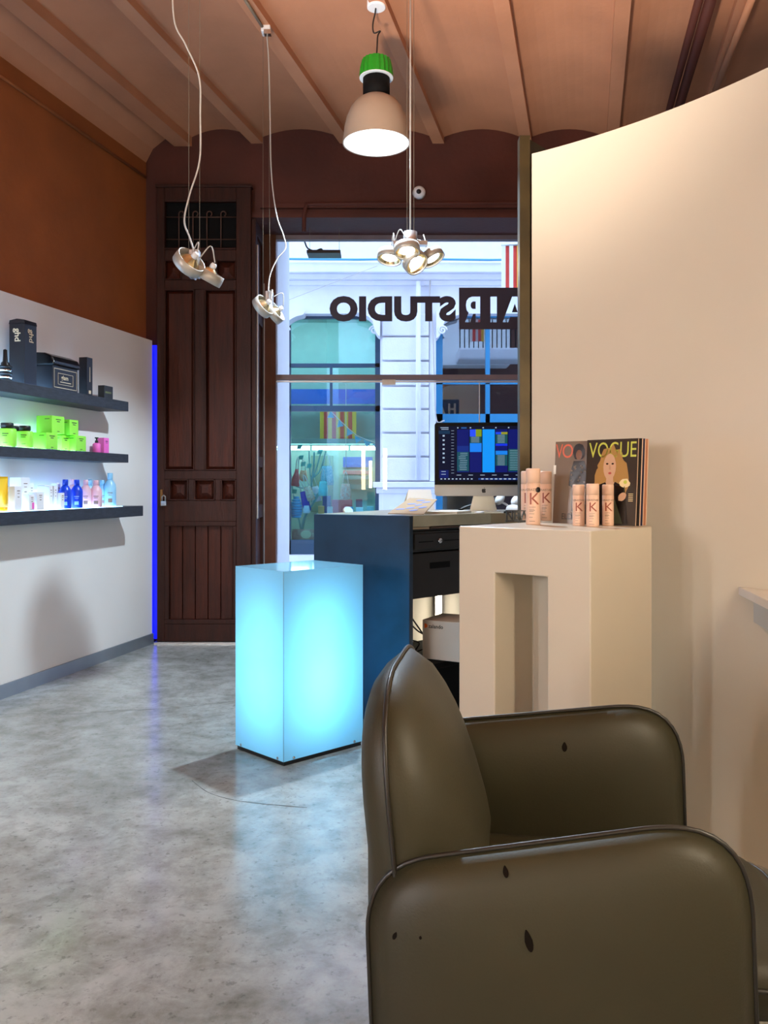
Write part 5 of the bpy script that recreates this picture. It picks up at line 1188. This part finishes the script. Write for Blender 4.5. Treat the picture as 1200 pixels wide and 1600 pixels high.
def arm(a0, zmid, slope, s0, s1, name='armrest'):
    def zz(s): return zmid + slope * s
    pts = [(s0 + .015, .20), (s1 + .015, .20), (s1, zz(s1)), (s0, zz(s0))]
    out = rounded(pts, (.05, .05, .125, .125), 10)
    pillow(out, .052, .052, lambda x, y, h: (x, a0 + h, y), name, e0=.5, e1=.5)
arm(-.262, .626, .20, -.322, .240); arm(.285, .665, .13, -.32, .250)
# backrest: plane across the chair, reclined a little
bo = rounded([(-.262, .36), (.262, .36), (.268, .820), (-.268, .820)], (.05, .05, .19, .19), 12)
bo = [(x, y + (.012 * (1 - (x / .27) ** 2) if y > .7 else 0)) for x, y in bo]
def bmap(x, y, h):
    if h > 0: h *= 1 - .45 * min(1, max(0, (y - .50) / .32))
    s = -.275 - .10 * max(0, y - .55) + h
    return (s, x, y)
pillow(bo, .068, .14, bmap, 'backrest', e0=.5, e1=.6)
# seat
so = rounded([(-.26, -.222), (.385, -.222), (.385, .235), (-.26, .235)], (.04, .09, .09, .04), 8)
pillow(so, .09, .045, lambda x, y, h: (x, y, .398 + h), 'seat', e0=.35, e1=.4)
MB().lathe([(.11, .26), (.11, .30)], 24).build('seat_plate', M_black, ch, local=True)
MB().lathe([(.032, .05), (.032, .16), (.026, .162), (.026, .27)], 24).build('column', M_chrome, ch, local=True)
MB().lathe([(.29, 0), (.295, .006), (.28, .016), (.08, .035), (.04, .05)], 48).build('base_disc', M_chrome, ch, local=True)
# dark stains on the arms
M_stain = mat('dark_stain', rgb(16, 10, 5), .7, spec=.1)
bpy.context.view_layer.update()
near_arm, far_arm = [o for o in ch.children if o.name.startswith('armrest')]
for ob, u, v, rx, ry, tl_ in ((near_arm, 826, 1470, 5.5, 15, .25), (near_arm, 617, 1462, 3, 6, -.4), (near_arm, 657, 1465, 2, 2.6, 0), (near_arm, 790, 1362, 4, 9, .35), (far_arm, 882, 1167, 4, 7, 0)):
    inv = wmat(ob).inverted(); o_ = inv @ Vector((0, 0, H)); d_ = (inv @ at(u, v, 1.0) - o_).normalized()
    hit, loc, nor, idx = ob.ray_cast(o_, d_)
    if not hit: continue
    if nor.dot(d_) > 0: nor = -nor
    x_ = Vector((0, 0, 1)).cross(nor).normalized(); y_ = nor.cross(x_); k_ = (loc - o_).length / F
    M_ = basis(loc, x_ * math.cos(tl_) + y_ * math.sin(tl_), y_ * math.cos(tl_) - x_ * math.sin(tl_))
    pts = []
    for q_ in range(14):
        a_ = 2 * PI * q_ / 14; sx_ = math.cos(a_) * rx * k_ * (1 - .45 * max(0, math.sin(a_))); pts.append((sx_, math.sin(a_) * ry * k_))
    MB().prism(pts, -.0005, .0006, M_).build('stain', M_stain, ob, local=True)
